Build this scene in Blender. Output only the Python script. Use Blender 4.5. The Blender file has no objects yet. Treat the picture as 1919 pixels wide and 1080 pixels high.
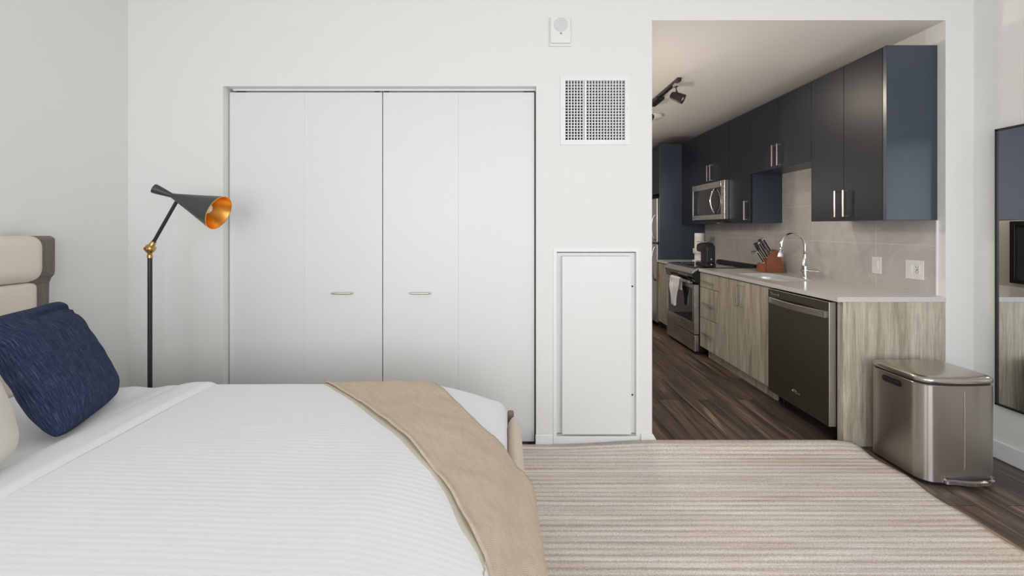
import bpy, bmesh, math, random
from mathutils import Vector, Matrix, noise
random.seed(4)
PI = math.pi
S = bpy.context.scene
COL = S.collection
# ------------------------------------------------------------------ camera constants (image taken as 1919 x 1080)
F = 770.0; VX = 947.0; VY = 428.0; H = 1.3335; W0 = 2.504   # focal px, vanishing point, eye height, depth of the far wall
def P(px, py, Y):
    return Vector(((px - VX) / F * Y, Y, H - (py - VY) / F * Y))

# ------------------------------------------------------------------ materials
def new_mat(name):
    m = bpy.data.materials.new(name); m.use_nodes = True
    nt = m.node_tree; b = nt.nodes['Principled BSDF']
    return m, nt, b
def plain(name, col, rough=.5, metal=0.0, bump=0.0, bscale=60, coat=0.0, var=0.0, emit=None, aniso=0.0, spec=None):
    m, nt, b = new_mat(name)
    b.inputs['Base Color'].default_value = (*col, 1); b.inputs['Roughness'].default_value = rough
    b.inputs['Metallic'].default_value = metal; b.inputs['Coat Weight'].default_value = coat
    if spec is not None: b.inputs['Specular IOR Level'].default_value = spec
    tc = nt.nodes.new('ShaderNodeTexCoord'); n = nt.nodes.new('ShaderNodeTexNoise')
    n.inputs['Scale'].default_value = bscale; n.inputs['Detail'].default_value = 4
    nt.links.new(tc.outputs['Object'], n.inputs['Vector'])
    r = nt.nodes.new('ShaderNodeMapRange')
    r.inputs['To Min'].default_value = max(0.0, rough - .04); r.inputs['To Max'].default_value = min(1.0, rough + .04)
    nt.links.new(n.outputs['Fac'], r.inputs['Value']); nt.links.new(r.outputs['Result'], b.inputs['Roughness'])
    if bump:
        bp = nt.nodes.new('ShaderNodeBump'); bp.inputs['Strength'].default_value = bump; bp.inputs['Distance'].default_value = .002
        nt.links.new(n.outputs['Fac'], bp.inputs['Height']); nt.links.new(bp.outputs['Normal'], b.inputs['Normal'])
    if var:
        mx = nt.nodes.new('ShaderNodeMix'); mx.data_type = 'RGBA'
        mx.inputs['A'].default_value = (*[c * (1 - var) for c in col], 1); mx.inputs['B'].default_value = (*[min(1, c * (1 + var)) for c in col], 1)
        nt.links.new(n.outputs['Fac'], mx.inputs['Factor']); nt.links.new(mx.outputs['Result'], b.inputs['Base Color'])
    if emit:
        b.inputs['Emission Color'].default_value = (*emit[0], 1); b.inputs['Emission Strength'].default_value = emit[1]
    return m
def ramp(nt, stops):
    r = nt.nodes.new('ShaderNodeValToRGB'); e = r.color_ramp.elements
    while len(e) < len(stops): e.new(.5)
    for el, (p, c) in zip(e, stops): el.position = p; el.color = (*c, 1)
    return r
def mapping(nt, scale, coord='Object', rot=(0, 0, 0), rnd=False):
    tc = nt.nodes.new('ShaderNodeTexCoord'); mp = nt.nodes.new('ShaderNodeMapping')
    mp.inputs['Scale'].default_value = scale; mp.inputs['Rotation'].default_value = rot
    nt.links.new(tc.outputs[coord], mp.inputs['Vector'])
    if rnd:
        oi = nt.nodes.new('ShaderNodeObjectInfo'); mu = nt.nodes.new('ShaderNodeMath'); mu.operation = 'MULTIPLY'; mu.inputs[1].default_value = 40
        cx = nt.nodes.new('ShaderNodeCombineXYZ')
        nt.links.new(oi.outputs['Random'], mu.inputs[0])
        for k in range(3): nt.links.new(mu.outputs[0], cx.inputs[k])
        nt.links.new(cx.outputs[0], mp.inputs['Location'])
    return mp
def noise_node(nt, mp, scale=1.0, detail=6, rough=.6, dist=0.0):
    n = nt.nodes.new('ShaderNodeTexNoise'); n.inputs['Scale'].default_value = scale; n.inputs['Detail'].default_value = detail
    n.inputs['Roughness'].default_value = rough; n.inputs['Distortion'].default_value = dist
    nt.links.new(mp.outputs[0], n.inputs['Vector']); return n
def bump_to(nt, b, sock, strength, dist):
    bp = nt.nodes.new('ShaderNodeBump'); bp.inputs['Strength'].default_value = strength; bp.inputs['Distance'].default_value = dist
    nt.links.new(sock, bp.inputs['Height']); nt.links.new(bp.outputs['Normal'], b.inputs['Normal'])
def mixc(nt, fac, a, bb, typ='MIX'):
    m = nt.nodes.new('ShaderNodeMix'); m.data_type = 'RGBA'; m.blend_type = typ
    for s, v in (('Factor', fac), ('A', a), ('B', bb)):
        if hasattr(v, 'is_linked') or hasattr(v, 'links'): nt.links.new(v, m.inputs[s])
        elif isinstance(v, (int, float)): m.inputs[s].default_value = v
        else: m.inputs[s].default_value = (*v, 1)
    return m.outputs['Result']

def mat_oak():
    m, nt, b = new_mat('weathered_oak')
    mp = mapping(nt, (16, 16, 1.1), rnd=True)
    n = noise_node(nt, mp, 1.0, 8, .62, 1.3)
    r = ramp(nt, [(.27, (.23, .19, .14)), (.40, (.395, .35, .27)), (.50, (.495, .455, .365)), (.62, (.61, .57, .47)), (.74, (.47, .425, .34)), (.85, (.35, .30, .23))])
    nt.links.new(n.outputs['Fac'], r.inputs['Fac'])
    mp2 = mapping(nt, (140, 140, 7), rnd=True); n2 = noise_node(nt, mp2, 1.0, 4, .7)
    r2 = ramp(nt, [(.35, (.80, .79, .77)), (.6, (1.04, 1.04, 1.04))]); nt.links.new(n2.outputs['Fac'], r2.inputs['Fac'])
    mp3 = mapping(nt, (3, 3, 130), rnd=True); n3 = noise_node(nt, mp3, 1.0, 2, .5)
    r3 = ramp(nt, [(.42, (.88, .88, .87)), (.58, (1.05, 1.05, 1.05))]); nt.links.new(n3.outputs['Fac'], r3.inputs['Fac'])
    c = mixc(nt, 1.0, r.outputs['Color'], r2.outputs['Color'], 'MULTIPLY')
    c = mixc(nt, .22, c, r3.outputs['Color'], 'MULTIPLY')
    nt.links.new(c, b.inputs['Base Color']); b.inputs['Roughness'].default_value = .5
    bump_to(nt, b, n2.outputs['Fac'], .25, .001)
    return m
def mat_floor():
    m, nt, b = new_mat('walnut_planks')
    tc = nt.nodes.new('ShaderNodeTexCoord'); sep = nt.nodes.new('ShaderNodeSeparateXYZ'); cmb = nt.nodes.new('ShaderNodeCombineXYZ')
    nt.links.new(tc.outputs['Object'], sep.inputs[0])
    nt.links.new(sep.outputs['Y'], cmb.inputs['X']); nt.links.new(sep.outputs['X'], cmb.inputs['Y'])
    br = nt.nodes.new('ShaderNodeTexBrick'); nt.links.new(cmb.outputs[0], br.inputs['Vector'])
    br.offset = .37; br.inputs['Scale'].default_value = 1; br.inputs['Brick Width'].default_value = 1.22; br.inputs['Row Height'].default_value = .152
    br.inputs['Mortar Size'].default_value = .0016; br.inputs['Bias'].default_value = 0
    br.inputs['Color1'].default_value = (0, 0, 0, 1); br.inputs['Color2'].default_value = (1, 1, 1, 1); br.inputs['Mortar'].default_value = (.5, .5, .5, 1)
    # grain: stretch along Y and shift per plank
    sc = nt.nodes.new('ShaderNodeVectorMath'); sc.operation = 'MULTIPLY'; sc.inputs[1].default_value = (1.0, 15, 1)
    nt.links.new(cmb.outputs[0], sc.inputs[0])
    ad = nt.nodes.new('ShaderNodeVectorMath'); ad.operation = 'MULTIPLY_ADD'; ad.inputs[1].default_value = (9, 31, 7)
    nt.links.new(br.outputs['Color'], ad.inputs[0]); nt.links.new(sc.outputs[0], ad.inputs[2])
    n = nt.nodes.new('ShaderNodeTexNoise'); n.inputs['Scale'].default_value = 1.0; n.inputs['Detail'].default_value = 9; n.inputs['Roughness'].default_value = .62; n.inputs['Distortion'].default_value = .9
    nt.links.new(ad.outputs[0], n.inputs['Vector'])
    r = ramp(nt, [(.28, (.024, .018, .014)), (.43, (.088, .063, .047)), (.54, (.15, .11, .083)), (.615, (.22, .16, .118)), (.66, (.46, .33, .23)), (.72, (.17, .125, .092))])
    nt.links.new(n.outputs['Fac'], r.inputs['Fac'])
    n2 = nt.nodes.new('ShaderNodeTexNoise'); n2.inputs['Scale'].default_value = 1.0; n2.inputs['Detail'].default_value = 5
    sc2 = nt.nodes.new('ShaderNodeVectorMath'); sc2.operation = 'MULTIPLY'; sc2.inputs[1].default_value = (5, 130, 1)
    nt.links.new(cmb.outputs[0], sc2.inputs[0]); nt.links.new(sc2.outputs[0], n2.inputs['Vector'])
    r2 = ramp(nt, [(.35, (.6, .6, .6)), (.65, (1.15, 1.15, 1.15))]); nt.links.new(n2.outputs['Fac'], r2.inputs['Fac'])
    c = mixc(nt, 1.0, r.outputs['Color'], r2.outputs['Color'], 'MULTIPLY')
    tone = ramp(nt, [(0, (.75, .75, .78)), (1, (1.25, 1.2, 1.15))]); nt.links.new(br.outputs['Color'], tone.inputs['Fac'])
    c = mixc(nt, 1.0, c, tone.outputs['Color'], 'MULTIPLY')
    c = mixc(nt, br.outputs['Fac'], c, (.012, .009, .007))
    nt.links.new(c, b.inputs['Base Color']); b.inputs['Roughness'].default_value = .38
    bump_to(nt, b, n2.outputs['Fac'], .15, .001)
    return m
def mat_rug():
    m, nt, b = new_mat('striped_rug_pile')
    mpw = mapping(nt, (1.5, 1, 1)); w = nt.nodes.new('ShaderNodeTexWave'); w.wave_type = 'BANDS'; w.bands_direction = 'Y'
    w.inputs['Scale'].default_value = 9.6; w.inputs['Distortion'].default_value = 2.6; w.inputs['Detail'].default_value = 5; w.inputs['Detail Scale'].default_value = 7; w.inputs['Detail Roughness'].default_value = .6
    nt.links.new(mpw.outputs[0], w.inputs['Vector'])
    mp = mapping(nt, (.9, 30, 1)); n = noise_node(nt, mp, 1.0, 6, .7, .35)
    mpf = mapping(nt, (170, 240, 240)); nf = noise_node(nt, mpf, 1.0, 3, .65)
    mpp = mapping(nt, (1.4, 4, 1)); npx = noise_node(nt, mpp, 1.0, 4, .6)
    r = ramp(nt, [(.28, (.53, .46, .405)), (.42, (.68, .615, .565)), (.56, (.80, .75, .705)), (.70, (.88, .85, .81))])
    nt.links.new(n.outputs['Fac'], r.inputs['Fac'])
    rl = ramp(nt, [(.0, (.76, .725, .695)), (.30, (.94, .93, .925)), (.6, (1.04, 1.04, 1.04))]); nt.links.new(w.outputs['Fac'], rl.inputs['Fac'])
    c = mixc(nt, .85, r.outputs['Color'], rl.outputs['Color'], 'MULTIPLY')
    rp = ramp(nt, [(.35, (1.0, .95, .91)), (.5, (.97, .97, .94)), (.65, (1.0, .985, 1.0))]); nt.links.new(npx.outputs['Fac'], rp.inputs['Fac'])
    c = mixc(nt, 1.0, c, rp.outputs['Color'], 'MULTIPLY')
    rf = ramp(nt, [(.32, (.68, .67, .66)), (.6, (1.1, 1.1, 1.1))]); nt.links.new(nf.outputs['Fac'], rf.inputs['Fac'])
    c = mixc(nt, .9, c, rf.outputs['Color'], 'MULTIPLY')
    nt.links.new(c, b.inputs['Base Color']); b.inputs['Roughness'].default_value = .95; b.inputs['Specular IOR Level'].default_value = .1
    ad = nt.nodes.new('ShaderNodeMath'); ad.operation = 'ADD'; nt.links.new(w.outputs['Fac'], ad.inputs[0]); nt.links.new(nf.outputs['Fac'], ad.inputs[1])
    bump_to(nt, b, ad.outputs[0], .22, .004)
    return m
def mat_fabric(name, c1, c2, sc=(420, 420, 420), slub=None, bump=.35, rough=.92):
    m, nt, b = new_mat(name)
    mp = mapping(nt, sc); n = noise_node(nt, mp, 1.0, 3, .6)
    c = mixc(nt, n.outputs['Fac'], c1, c2)
    if slub:
        mp2 = mapping(nt, slub[0]); n2 = noise_node(nt, mp2, 1.0, 4, .6)
        r = ramp(nt, [(slub[2], (0, 0, 0)), (slub[2] + .1, (1, 1, 1))]); nt.links.new(n2.outputs['Fac'], r.inputs['Fac'])
        c = mixc(nt, r.outputs['Color'], c, slub[1])
    nt.links.new(c, b.inputs['Base Color']); b.inputs['Roughness'].default_value = rough
    b.inputs['Specular IOR Level'].default_value = .15; b.inputs['Sheen Weight'].default_value = .08
    bump_to(nt, b, n.outputs['Fac'], bump, .002)
    return m
def mat_slub():
    m, nt, b = new_mat('navy_slub_linen')
    mp = mapping(nt, (230, 9, 1), 'UV'); n = noise_node(nt, mp, 1, 4, .65, .3)
    mp2 = mapping(nt, (12, 230, 1), 'UV'); n2 = noise_node(nt, mp2, 1, 3, .6, .3)
    mp3 = mapping(nt, (300, 300, 1), 'UV'); n3 = noise_node(nt, mp3, 1, 2, .6)
    r = ramp(nt, [(.36, (.016, .026, .062)), (.54, (.040, .058, .115)), (.63, (.075, .095, .155)), (.70, (.19, .22, .29))]); nt.links.new(n.outputs['Fac'], r.inputs['Fac'])
    r2 = ramp(nt, [(.38, (.72, .72, .74)), (.62, (1.2, 1.2, 1.2))]); nt.links.new(n2.outputs['Fac'], r2.inputs['Fac'])
    c = mixc(nt, .8, r.outputs['Color'], r2.outputs['Color'], 'MULTIPLY')
    r3 = ramp(nt, [(.35, (.7, .7, .7)), (.65, (1.2, 1.2, 1.2))]); nt.links.new(n3.outputs['Fac'], r3.inputs['Fac'])
    c = mixc(nt, .8, c, r3.outputs['Color'], 'MULTIPLY')
    nt.links.new(c, b.inputs['Base Color']); b.inputs['Roughness'].default_value = .92; b.inputs['Specular IOR Level'].default_value = .15
    bump_to(nt, b, n.outputs['Fac'], .35, .002)
    return m
def mat_ribbed():
    m, nt, b = new_mat('ribbed_white_cotton')
    mp = mapping(nt, (1, 1, 1), rot=(0, 0, .035)); w = nt.nodes.new('ShaderNodeTexWave'); w.bands_direction = 'Y'
    w.inputs['Scale'].default_value = 16.5; w.inputs['Distortion'].default_value = 1.1; w.inputs['Detail'].default_value = 2; w.inputs['Detail Scale'].default_value = 1.5
    nt.links.new(mp.outputs[0], w.inputs['Vector'])
    mp2 = mapping(nt, (500, 500, 500)); n = noise_node(nt, mp2, 1, 2, .5)
    b.inputs['Base Color'].default_value = (.85, .845, .865, 1); b.inputs['Roughness'].default_value = .9; b.inputs['Specular IOR Level'].default_value = .15
    ad = nt.nodes.new('ShaderNodeMath'); ad.operation = 'MULTIPLY_ADD'; ad.inputs[1].default_value = .25
    nt.links.new(n.outputs['Fac'], ad.inputs[0]); nt.links.new(w.outputs['Fac'], ad.inputs[2])
    bump_to(nt, b, ad.outputs[0], .075, .003)
    return m
def mat_throw():
    m, nt, b = new_mat('beige_herringbone_knit')
    tc = nt.nodes.new('ShaderNodeTexCoord'); sp = nt.nodes.new('ShaderNodeSeparateXYZ'); nt.links.new(tc.outputs['UV'], sp.inputs[0])
    def mth(op, a, v=None):
        k = nt.nodes.new('ShaderNodeMath'); k.operation = op; nt.links.new(a, k.inputs[0])
        if v is not None:
            if isinstance(v, (int, float)): k.inputs[1].default_value = v
            else: nt.links.new(v, k.inputs[1])
        return k.outputs[0]
    pp = mth('PINGPONG', sp.outputs['Y'], .018)
    su = mth('ADD', sp.outputs['X'], mth('MULTIPLY', pp, .9))
    zig = mth('SINE', mth('MULTIPLY', su, 2 * PI / .0085))
    mp2 = nt.nodes.new('ShaderNodeMapping'); mp2.inputs['Scale'].default_value = (280, 280, 280); nt.links.new(tc.outputs['UV'], mp2.inputs['Vector'])
    n = noise_node(nt, mp2, 1, 3, .65)
    mp3 = nt.nodes.new('ShaderNodeMapping'); mp3.inputs['Scale'].default_value = (14, 40, 40); nt.links.new(tc.outputs['UV'], mp3.inputs['Vector'])
    n3 = noise_node(nt, mp3, 1, 4, .6)
    ad = mth('ADD', mth('MULTIPLY', zig, .10), n.outputs['Fac'])
    ad = mth('ADD', ad, mth('MULTIPLY', mth('SUBTRACT', n3.outputs['Fac'], .5), .35))
    r = ramp(nt, [(.22, (.44, .34, .25)), (.5, (.62, .505, .385)), (.78, (.76, .64, .505))]); nt.links.new(ad, r.inputs['Fac'])
    nt.links.new(r.outputs['Color'], b.inputs['Base Color']); b.inputs['Roughness'].default_value = .95; b.inputs['Specular IOR Level'].default_value = .1
    bump_to(nt, b, ad, .4, .003)
    return m
def mat_tile():
    m, nt, b = new_mat('grey_stone_tile')
    tc = nt.nodes.new('ShaderNodeTexCoord'); sep = nt.nodes.new('ShaderNodeSeparateXYZ'); cmb = nt.nodes.new('ShaderNodeCombineXYZ')
    nt.links.new(tc.outputs['Object'], sep.inputs[0]); nt.links.new(sep.outputs['Y'], cmb.inputs['X']); nt.links.new(sep.outputs['Z'], cmb.inputs['Y'])
    br = nt.nodes.new('ShaderNodeTexBrick'); br.offset = 0; nt.links.new(cmb.outputs[0], br.inputs['Vector'])
    br.inputs['Scale'].default_value = 1; br.inputs['Brick Width'].default_value = .611; br.inputs['Row Height'].default_value = .309; br.inputs['Mortar Size'].default_value = .0022
    n = nt.nodes.new('ShaderNodeTexNoise'); n.inputs['Scale'].default_value = 4; n.inputs['Detail'].default_value = 8; n.inputs['Roughness'].default_value = .62; n.inputs['Distortion'].default_value = 1.4
    nt.links.new(tc.outputs['Object'], n.inputs['Vector'])
    r = ramp(nt, [(.3, (.44, .42, .395)), (.52, (.52, .50, .47)), (.72, (.60, .58, .55))]); nt.links.new(n.outputs['Fac'], r.inputs['Fac'])
    c = mixc(nt, br.outputs['Fac'], r.outputs['Color'], (.66, .65, .62))
    nt.links.new(c, b.inputs['Base Color']); b.inputs['Roughness'].default_value = .4
    bump_to(nt, b, br.outputs['Fac'], -.2, .002)
    return m
def mat_steel(name, col, rough, axis=(4, 4, 300), strength=.05):
    m, nt, b = new_mat(name)
    mp = mapping(nt, axis); n = noise_node(nt, mp, 1, 3, .6)
    b.inputs['Base Color'].default_value = (*col, 1); b.inputs['Metallic'].default_value = 1.0
    r = nt.nodes.new('ShaderNodeMapRange'); r.inputs['To Min'].default_value = rough - .06; r.inputs['To Max'].default_value = rough + .06
    nt.links.new(n.outputs['Fac'], r.inputs['Value']); nt.links.new(r.outputs['Result'], b.inputs['Roughness'])
    bump_to(nt, b, n.outputs['Fac'], strength, .0006)
    return m
def mat_wood(name, cols, scale):
    m, nt, b = new_mat(name)
    mp = mapping(nt, scale); n = noise_node(nt, mp, 1, 6, .6, .5)
    r = ramp(nt, [(.3, cols[0]), (.7, cols[1])]); nt.links.new(n.outputs['Fac'], r.inputs['Fac'])
    nt.links.new(r.outputs['Color'], b.inputs['Base Color']); b.inputs['Roughness'].default_value = .45
    return m

M = dict(
    wall=plain('wall_paint', (.80, .795, .775), .75, bump=.06, bscale=220, spec=.25),
    ceil=plain('ceiling_paint', (.80, .79, .77), .85, bump=.05, bscale=180),
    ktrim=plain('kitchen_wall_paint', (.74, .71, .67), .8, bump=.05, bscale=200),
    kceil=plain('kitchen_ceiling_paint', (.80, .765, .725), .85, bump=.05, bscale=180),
    trim=plain('white_trim_paint', (.83, .83, .825), .42),
    door=plain('white_lacquer', (.78, .78, .77), .40),
    floor=mat_floor(), rug=mat_rug(), oak=mat_oak(), tile=mat_tile(),
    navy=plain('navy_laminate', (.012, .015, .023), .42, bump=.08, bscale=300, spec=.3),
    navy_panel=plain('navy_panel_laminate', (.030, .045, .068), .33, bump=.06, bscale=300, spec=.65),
    quartz=plain('white_quartz', (.62, .605, .58), .17, bscale=90, var=.05),
    steel=mat_steel('brushed_steel', (.56, .55, .53), .30, (4, 4, 300), .015),
    steelh=mat_steel('brushed_steel_horizontal', (.60, .59, .57), .28, (300, 4, 300), .012),
    sinksteel=plain('satin_sink_steel', (.74, .77, .79), .38, .75),
    darksteel=mat_steel('dark_stainless', (.26, .245, .23), .33, (4, 300, 4)),
    bin=mat_steel('bin_stainless', (.45, .415, .38), .18, (300, 300, 3), .03),
    binlid=mat_steel('bin_lid_stainless', (.50, .465, .42), .22, (5, 200, 5), .03),
    chrome=plain('chrome', (.78, .78, .78), .08, 1.0),
    nickel=mat_steel('satin_nickel', (.66, .62, .57), .30, (30, 30, 30)),
    black=plain('black_plastic', (.012, .012, .013), .35),
    blackgloss=plain('black_glass', (.008, .008, .009), .06, coat=.3),
    ovenglass=plain('oven_glass', (.012, .013, .015), .05, coat=.4),
    blackmetal=plain('black_powdercoat', (.014, .014, .016), .38),
    shade=plain('charcoal_enamel', (.045, .047, .046), .36),
    copper=plain('copper_leaf', (1.0, .47, .12), .34, 1.0, bump=.25, bscale=35, var=.25),
    brass=plain('antique_brass', (.55, .34, .13), .28, 1.0),
    bulb=plain('frosted_bulb', (.85, .83, .80), .35),
    dark=plain('dark_void', (.01, .01, .01), .9),
    graywood=mat_wood('grey_brown_wood', ((.135, .115, .095), (.20, .175, .15)), (40, 40, 4)),
    linen=mat_fabric('cream_linen', (.70, .62, .525), (.84, .76, .66), (330, 330, 330), bump=.3),
    footlinen=mat_fabric('beige_upholstery', (.64, .54, .45), (.78, .67, .575), (330, 330, 330), bump=.3),
    creampillow=mat_fabric('cream_pillow_linen', (.60, .575, .51), (.74, .71, .645), (260, 260, 260), bump=.3),
    blue=mat_slub(),
    sheet=mat_fabric('white_sheet', (.83, .825, .84), (.88, .875, .89), (600, 600, 600), bump=.08),
    ribbed=mat_ribbed(), throw=mat_throw(),
    throwedge=mat_fabric('throw_back_weave', (.50, .45, .36), (.64, .58, .48), (300, 300, 300), bump=.3),
    towel=mat_fabric('white_towel', (.74, .73, .74), (.86, .85, .86), (300, 300, 300), bump=.4),
    paper=plain('paper_white', (.78, .77, .74), .9, bump=.2, bscale=200),
    plastic=plain('white_plastic', (.82, .81, .79), .38),
    greyplastic=plain('pale_grey_grille', (.68, .68, .67), .6, bump=.4, bscale=500),
    slot=plain('dark_slot', (.03, .03, .03), .6),
    knifewood=mat_wood('cherry_wood', ((.20, .065, .03), (.36, .13, .06)), (12, 60, 60)),
    lens=plain('lamp_lens', (.8, .78, .72), .2, emit=((1, .9, .75), 1.5)),
    globe=plain('fill_light_globe', (.9, .88, .84), .4, emit=((1, .92, .83), 62)),  # glow of the fill lights added in the kitchen
    badge=plain('badge_silver', (.75, .75, .75), .3, 1.0),
    mirror=plain('mirror_silver', (.82, .84, .84), .01, 1.0),
    art=plain('dark_glazed_print', (.035, .045, .042), .12, var=.5, bscale=6),
    teal=plain('dark_plinth', (.015, .022, .026), .6),
)
m = M['mirror']; m.node_tree.links.remove(m.node_tree.nodes['Principled BSDF'].inputs['Roughness'].links[0]); m.node_tree.nodes['Principled BSDF'].inputs['Roughness'].default_value = .005

def brushed(m, aniso, rough, rot=.25):      # horizontally brushed sheet: highlights stretch upwards
    nt = m.node_tree; b = nt.nodes['Principled BSDF']; tg = nt.nodes.new('ShaderNodeTangent'); tg.direction_type = 'RADIAL'; tg.axis = 'Z'
    nt.links.new(tg.outputs[0], b.inputs['Tangent']); b.inputs['Anisotropic'].default_value = aniso; b.inputs['Anisotropic Rotation'].default_value = rot
    nt.links.remove(b.inputs['Roughness'].links[0]); b.inputs['Roughness'].default_value = rough
brushed(M['bin'], .97, .34)
# ------------------------------------------------------------------ mesh building
class MB:
    def __init__(s): s.bm = bmesh.new(); s.uv = None
    def face(s, vs, mi=0):
        try: f = s.bm.faces.new(vs)
        except ValueError: return None
        f.material_index = mi; return f
    def box(s, x0, x1, y0, y1, z0, z1, mi=0):
        v = [s.bm.verts.new((x, y, z)) for z in (z0, z1) for y in (y0, y1) for x in (x0, x1)]
        for q in ((0, 2, 3, 1), (4, 5, 7, 6), (0, 1, 5, 4), (2, 6, 7, 3), (0, 4, 6, 2), (1, 3, 7, 5)):
            s.face([v[i] for i in q], mi)
        return s
    def obox(s, c, ax, ay, az, mi=0):     # oriented box: centre and three half-axis vectors
        c, ax, ay, az = map(Vector, (c, ax, ay, az))
        v = [s.bm.verts.new(c + ax * i + ay * j + az * k) for k in (-1, 1) for j in (-1, 1) for i in (-1, 1)]
        for q in ((0, 2, 3, 1), (4, 5, 7, 6), (0, 1, 5, 4), (2, 6, 7, 3), (0, 4, 6, 2), (1, 3, 7, 5)):
            s.face([v[i] for i in q], mi)
        return s
    def prism(s, poly, axis, a, b, mi=0):  # poly in the two remaining axes (cyclic order), extruded along axis from a to b
        def pt(p, t):
            return {'x': (t, p[0], p[1]), 'y': (p[0], t, p[1]), 'z': (p[0], p[1], t)}[axis]
        A = [s.bm.verts.new(pt(p, a)) for p in poly]; B = [s.bm.verts.new(pt(p, b)) for p in poly]
        n = len(poly)
        for i in range(n): s.face([A[i], A[(i + 1) % n], B[(i + 1) % n], B[i]], mi)
        s.face(A[::-1], mi); s.face(B, mi); return s
    def tube(s, path, r, seg=12, mi=0, cap=True, square=False):
        path = [Vector(p) for p in path]; n = len(path); rings = []
        rr = r if isinstance(r, (list, tuple)) else [r] * n
        up = None
        for i, p in enumerate(path):
            t = (path[min(i + 1, n - 1)] - path[max(i - 1, 0)]).normalized()
            if up is None:
                up = Vector((0, 0, 1)) if abs(t.z) < .9 else Vector((1, 0, 0))
            a = t.cross(up)
            if a.length < 1e-4: a = t.cross(Vector((0, 1, 0)))
            a.normalize(); bb = a.cross(t).normalized(); up = bb
            sg = 4 if square else seg; off = PI / 4 if square else 0; k = math.sqrt(2) if square else 1
            rings.append([s.bm.verts.new(p + (a * math.cos(off + 2 * PI * j / sg) + bb * math.sin(off + 2 * PI * j / sg)) * rr[i] * k) for j in range(sg)])
        for A, B in zip(rings, rings[1:]):
            for j in range(len(A)): s.face([A[j], A[(j + 1) % len(A)], B[(j + 1) % len(A)], B[j]], mi)
        if cap: s.face(rings[0][::-1], mi); s.face(rings[-1], mi)
        return s
    def lathe(s, prof, o, d, seg=32, mi=0, cap0=True, cap1=True):   # prof: (distance along d, radius)
        o = Vector(o); d = Vector(d).normalized()
        a = d.orthogonal().normalized(); b = d.cross(a); rings = []
        for h, r in prof:
            rings.append([s.bm.verts.new(o + d * h + (a * math.cos(2 * PI * j / seg) + b * math.sin(2 * PI * j / seg)) * max(r, 1e-5)) for j in range(seg)])
        for A, B in zip(rings, rings[1:]):
            for j in range(seg): s.face([A[j], A[(j + 1) % seg], B[(j + 1) % seg], B[j]], mi)
        if cap0: s.face(rings[0][::-1], mi)
        if cap1: s.face(rings[-1], mi)
        return s
    def loops(s, rings, mi=0, cap0=True, cap1=True):
        R = [[s.bm.verts.new(p) for p in r] for r in rings]
        for A, B in zip(R, R[1:]):
            n = len(A)
            for j in range(n): s.face([A[j], A[(j + 1) % n], B[(j + 1) % n], B[j]], mi)
        if cap0: s.face(R[0][::-1], mi)
        if cap1: s.face(R[-1], mi)
        return s
    def grid(s, fn, nu, nv, mi=0, uvfn=None):
        V = [[s.bm.verts.new(fn(i / nu, j / nv)) for j in range(nv + 1)] for i in range(nu + 1)]
        if uvfn and s.uv is None: s.uv = s.bm.loops.layers.uv.new('UVMap')
        for i in range(nu):
            for j in range(nv):
                f = s.face([V[i][j], V[i + 1][j], V[i + 1][j + 1], V[i][j + 1]], mi)
                if f and uvfn:
                    for l, (a, b) in zip(f.loops, ((i, j), (i + 1, j), (i + 1, j + 1), (i, j + 1))): l[s.uv].uv = uvfn(a / nu, b / nv)
        return s
    def build(s, name, mats, parent=None, smooth=False, bevel=0, seg=2, auto=None, solid=0, sub=0, fix=True, label=None):
        if fix: bmesh.ops.recalc_face_normals(s.bm, faces=s.bm.faces[:])
        if parent is None:
            xs = [v.co for v in s.bm.verts]
            org = Vector(((min(p.x for p in xs) + max(p.x for p in xs)) / 2, (min(p.y for p in xs) + max(p.y for p in xs)) / 2, min(p.z for p in xs)))
        else:
            org = Vector(parent['world'])
        for v in s.bm.verts: v.co -= org
        me = bpy.data.meshes.new(name); s.bm.to_mesh(me); s.bm.free()
        for mt in (mats if isinstance(mats, (list, tuple)) else [mats]): me.materials.append(M[mt] if isinstance(mt, str) else mt)
        o = bpy.data.objects.new(name, me); COL.objects.link(o)
        if parent is None: o.location = org
        else: o.parent = parent
        o['world'] = tuple(org)
        if smooth or auto:
            me.polygons.foreach_set('use_smooth', [True] * len(me.polygons))
            if auto:
                try: me.set_sharp_from_angle(angle=math.radians(auto))
                except Exception: pass
        if solid:
            md = o.modifiers.new('thickness', 'SOLIDIFY'); md.thickness = solid; md.offset = 1 if solid > 0 else 1
        if sub:
            md = o.modifiers.new('subdiv', 'SUBSURF'); md.levels = sub; md.render_levels = sub
        if bevel:
            md = o.modifiers.new('bevel', 'BEVEL'); md.width = bevel; md.segments = seg; md.limit_method = 'ANGLE'; md.angle_limit = math.radians(40)
        if label: o['label'] = label
        return o
def tag(o, label, cat, group=None, kind=None):
    o['label'] = label; o['category'] = cat
    if group: o['group'] = group
    if kind: o['kind'] = kind
    return o
def thing(name, loc, label, cat, group=None):
    o = bpy.data.objects.new(name, None); COL.objects.link(o); o.location = loc; o['world'] = tuple(loc)
    o.empty_display_size = .05
    return tag(o, label, cat, group)
def struct(o):
    o['kind'] = 'structure'; return o
def bx(*a): return MB().box(*a)
def rrect(x0, x1, y0, y1, r, n=6):
    rs = r if isinstance(r, (list, tuple)) else [r] * 4; pts = []
    for (cx, cy, a0), rad in zip(((x1, y1, 0), (x0, y1, PI / 2), (x0, y0, PI), (x1, y0, 3 * PI / 2)), rs):
        ccx = cx - rad if cx == x1 else cx + rad; ccy = cy - rad if cy == y1 else cy + rad
        for k in range(n + 1):
            a = a0 + PI / 2 * k / n; pts.append((ccx + rad * math.cos(a), ccy + rad * math.sin(a)))
    return pts
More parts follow.
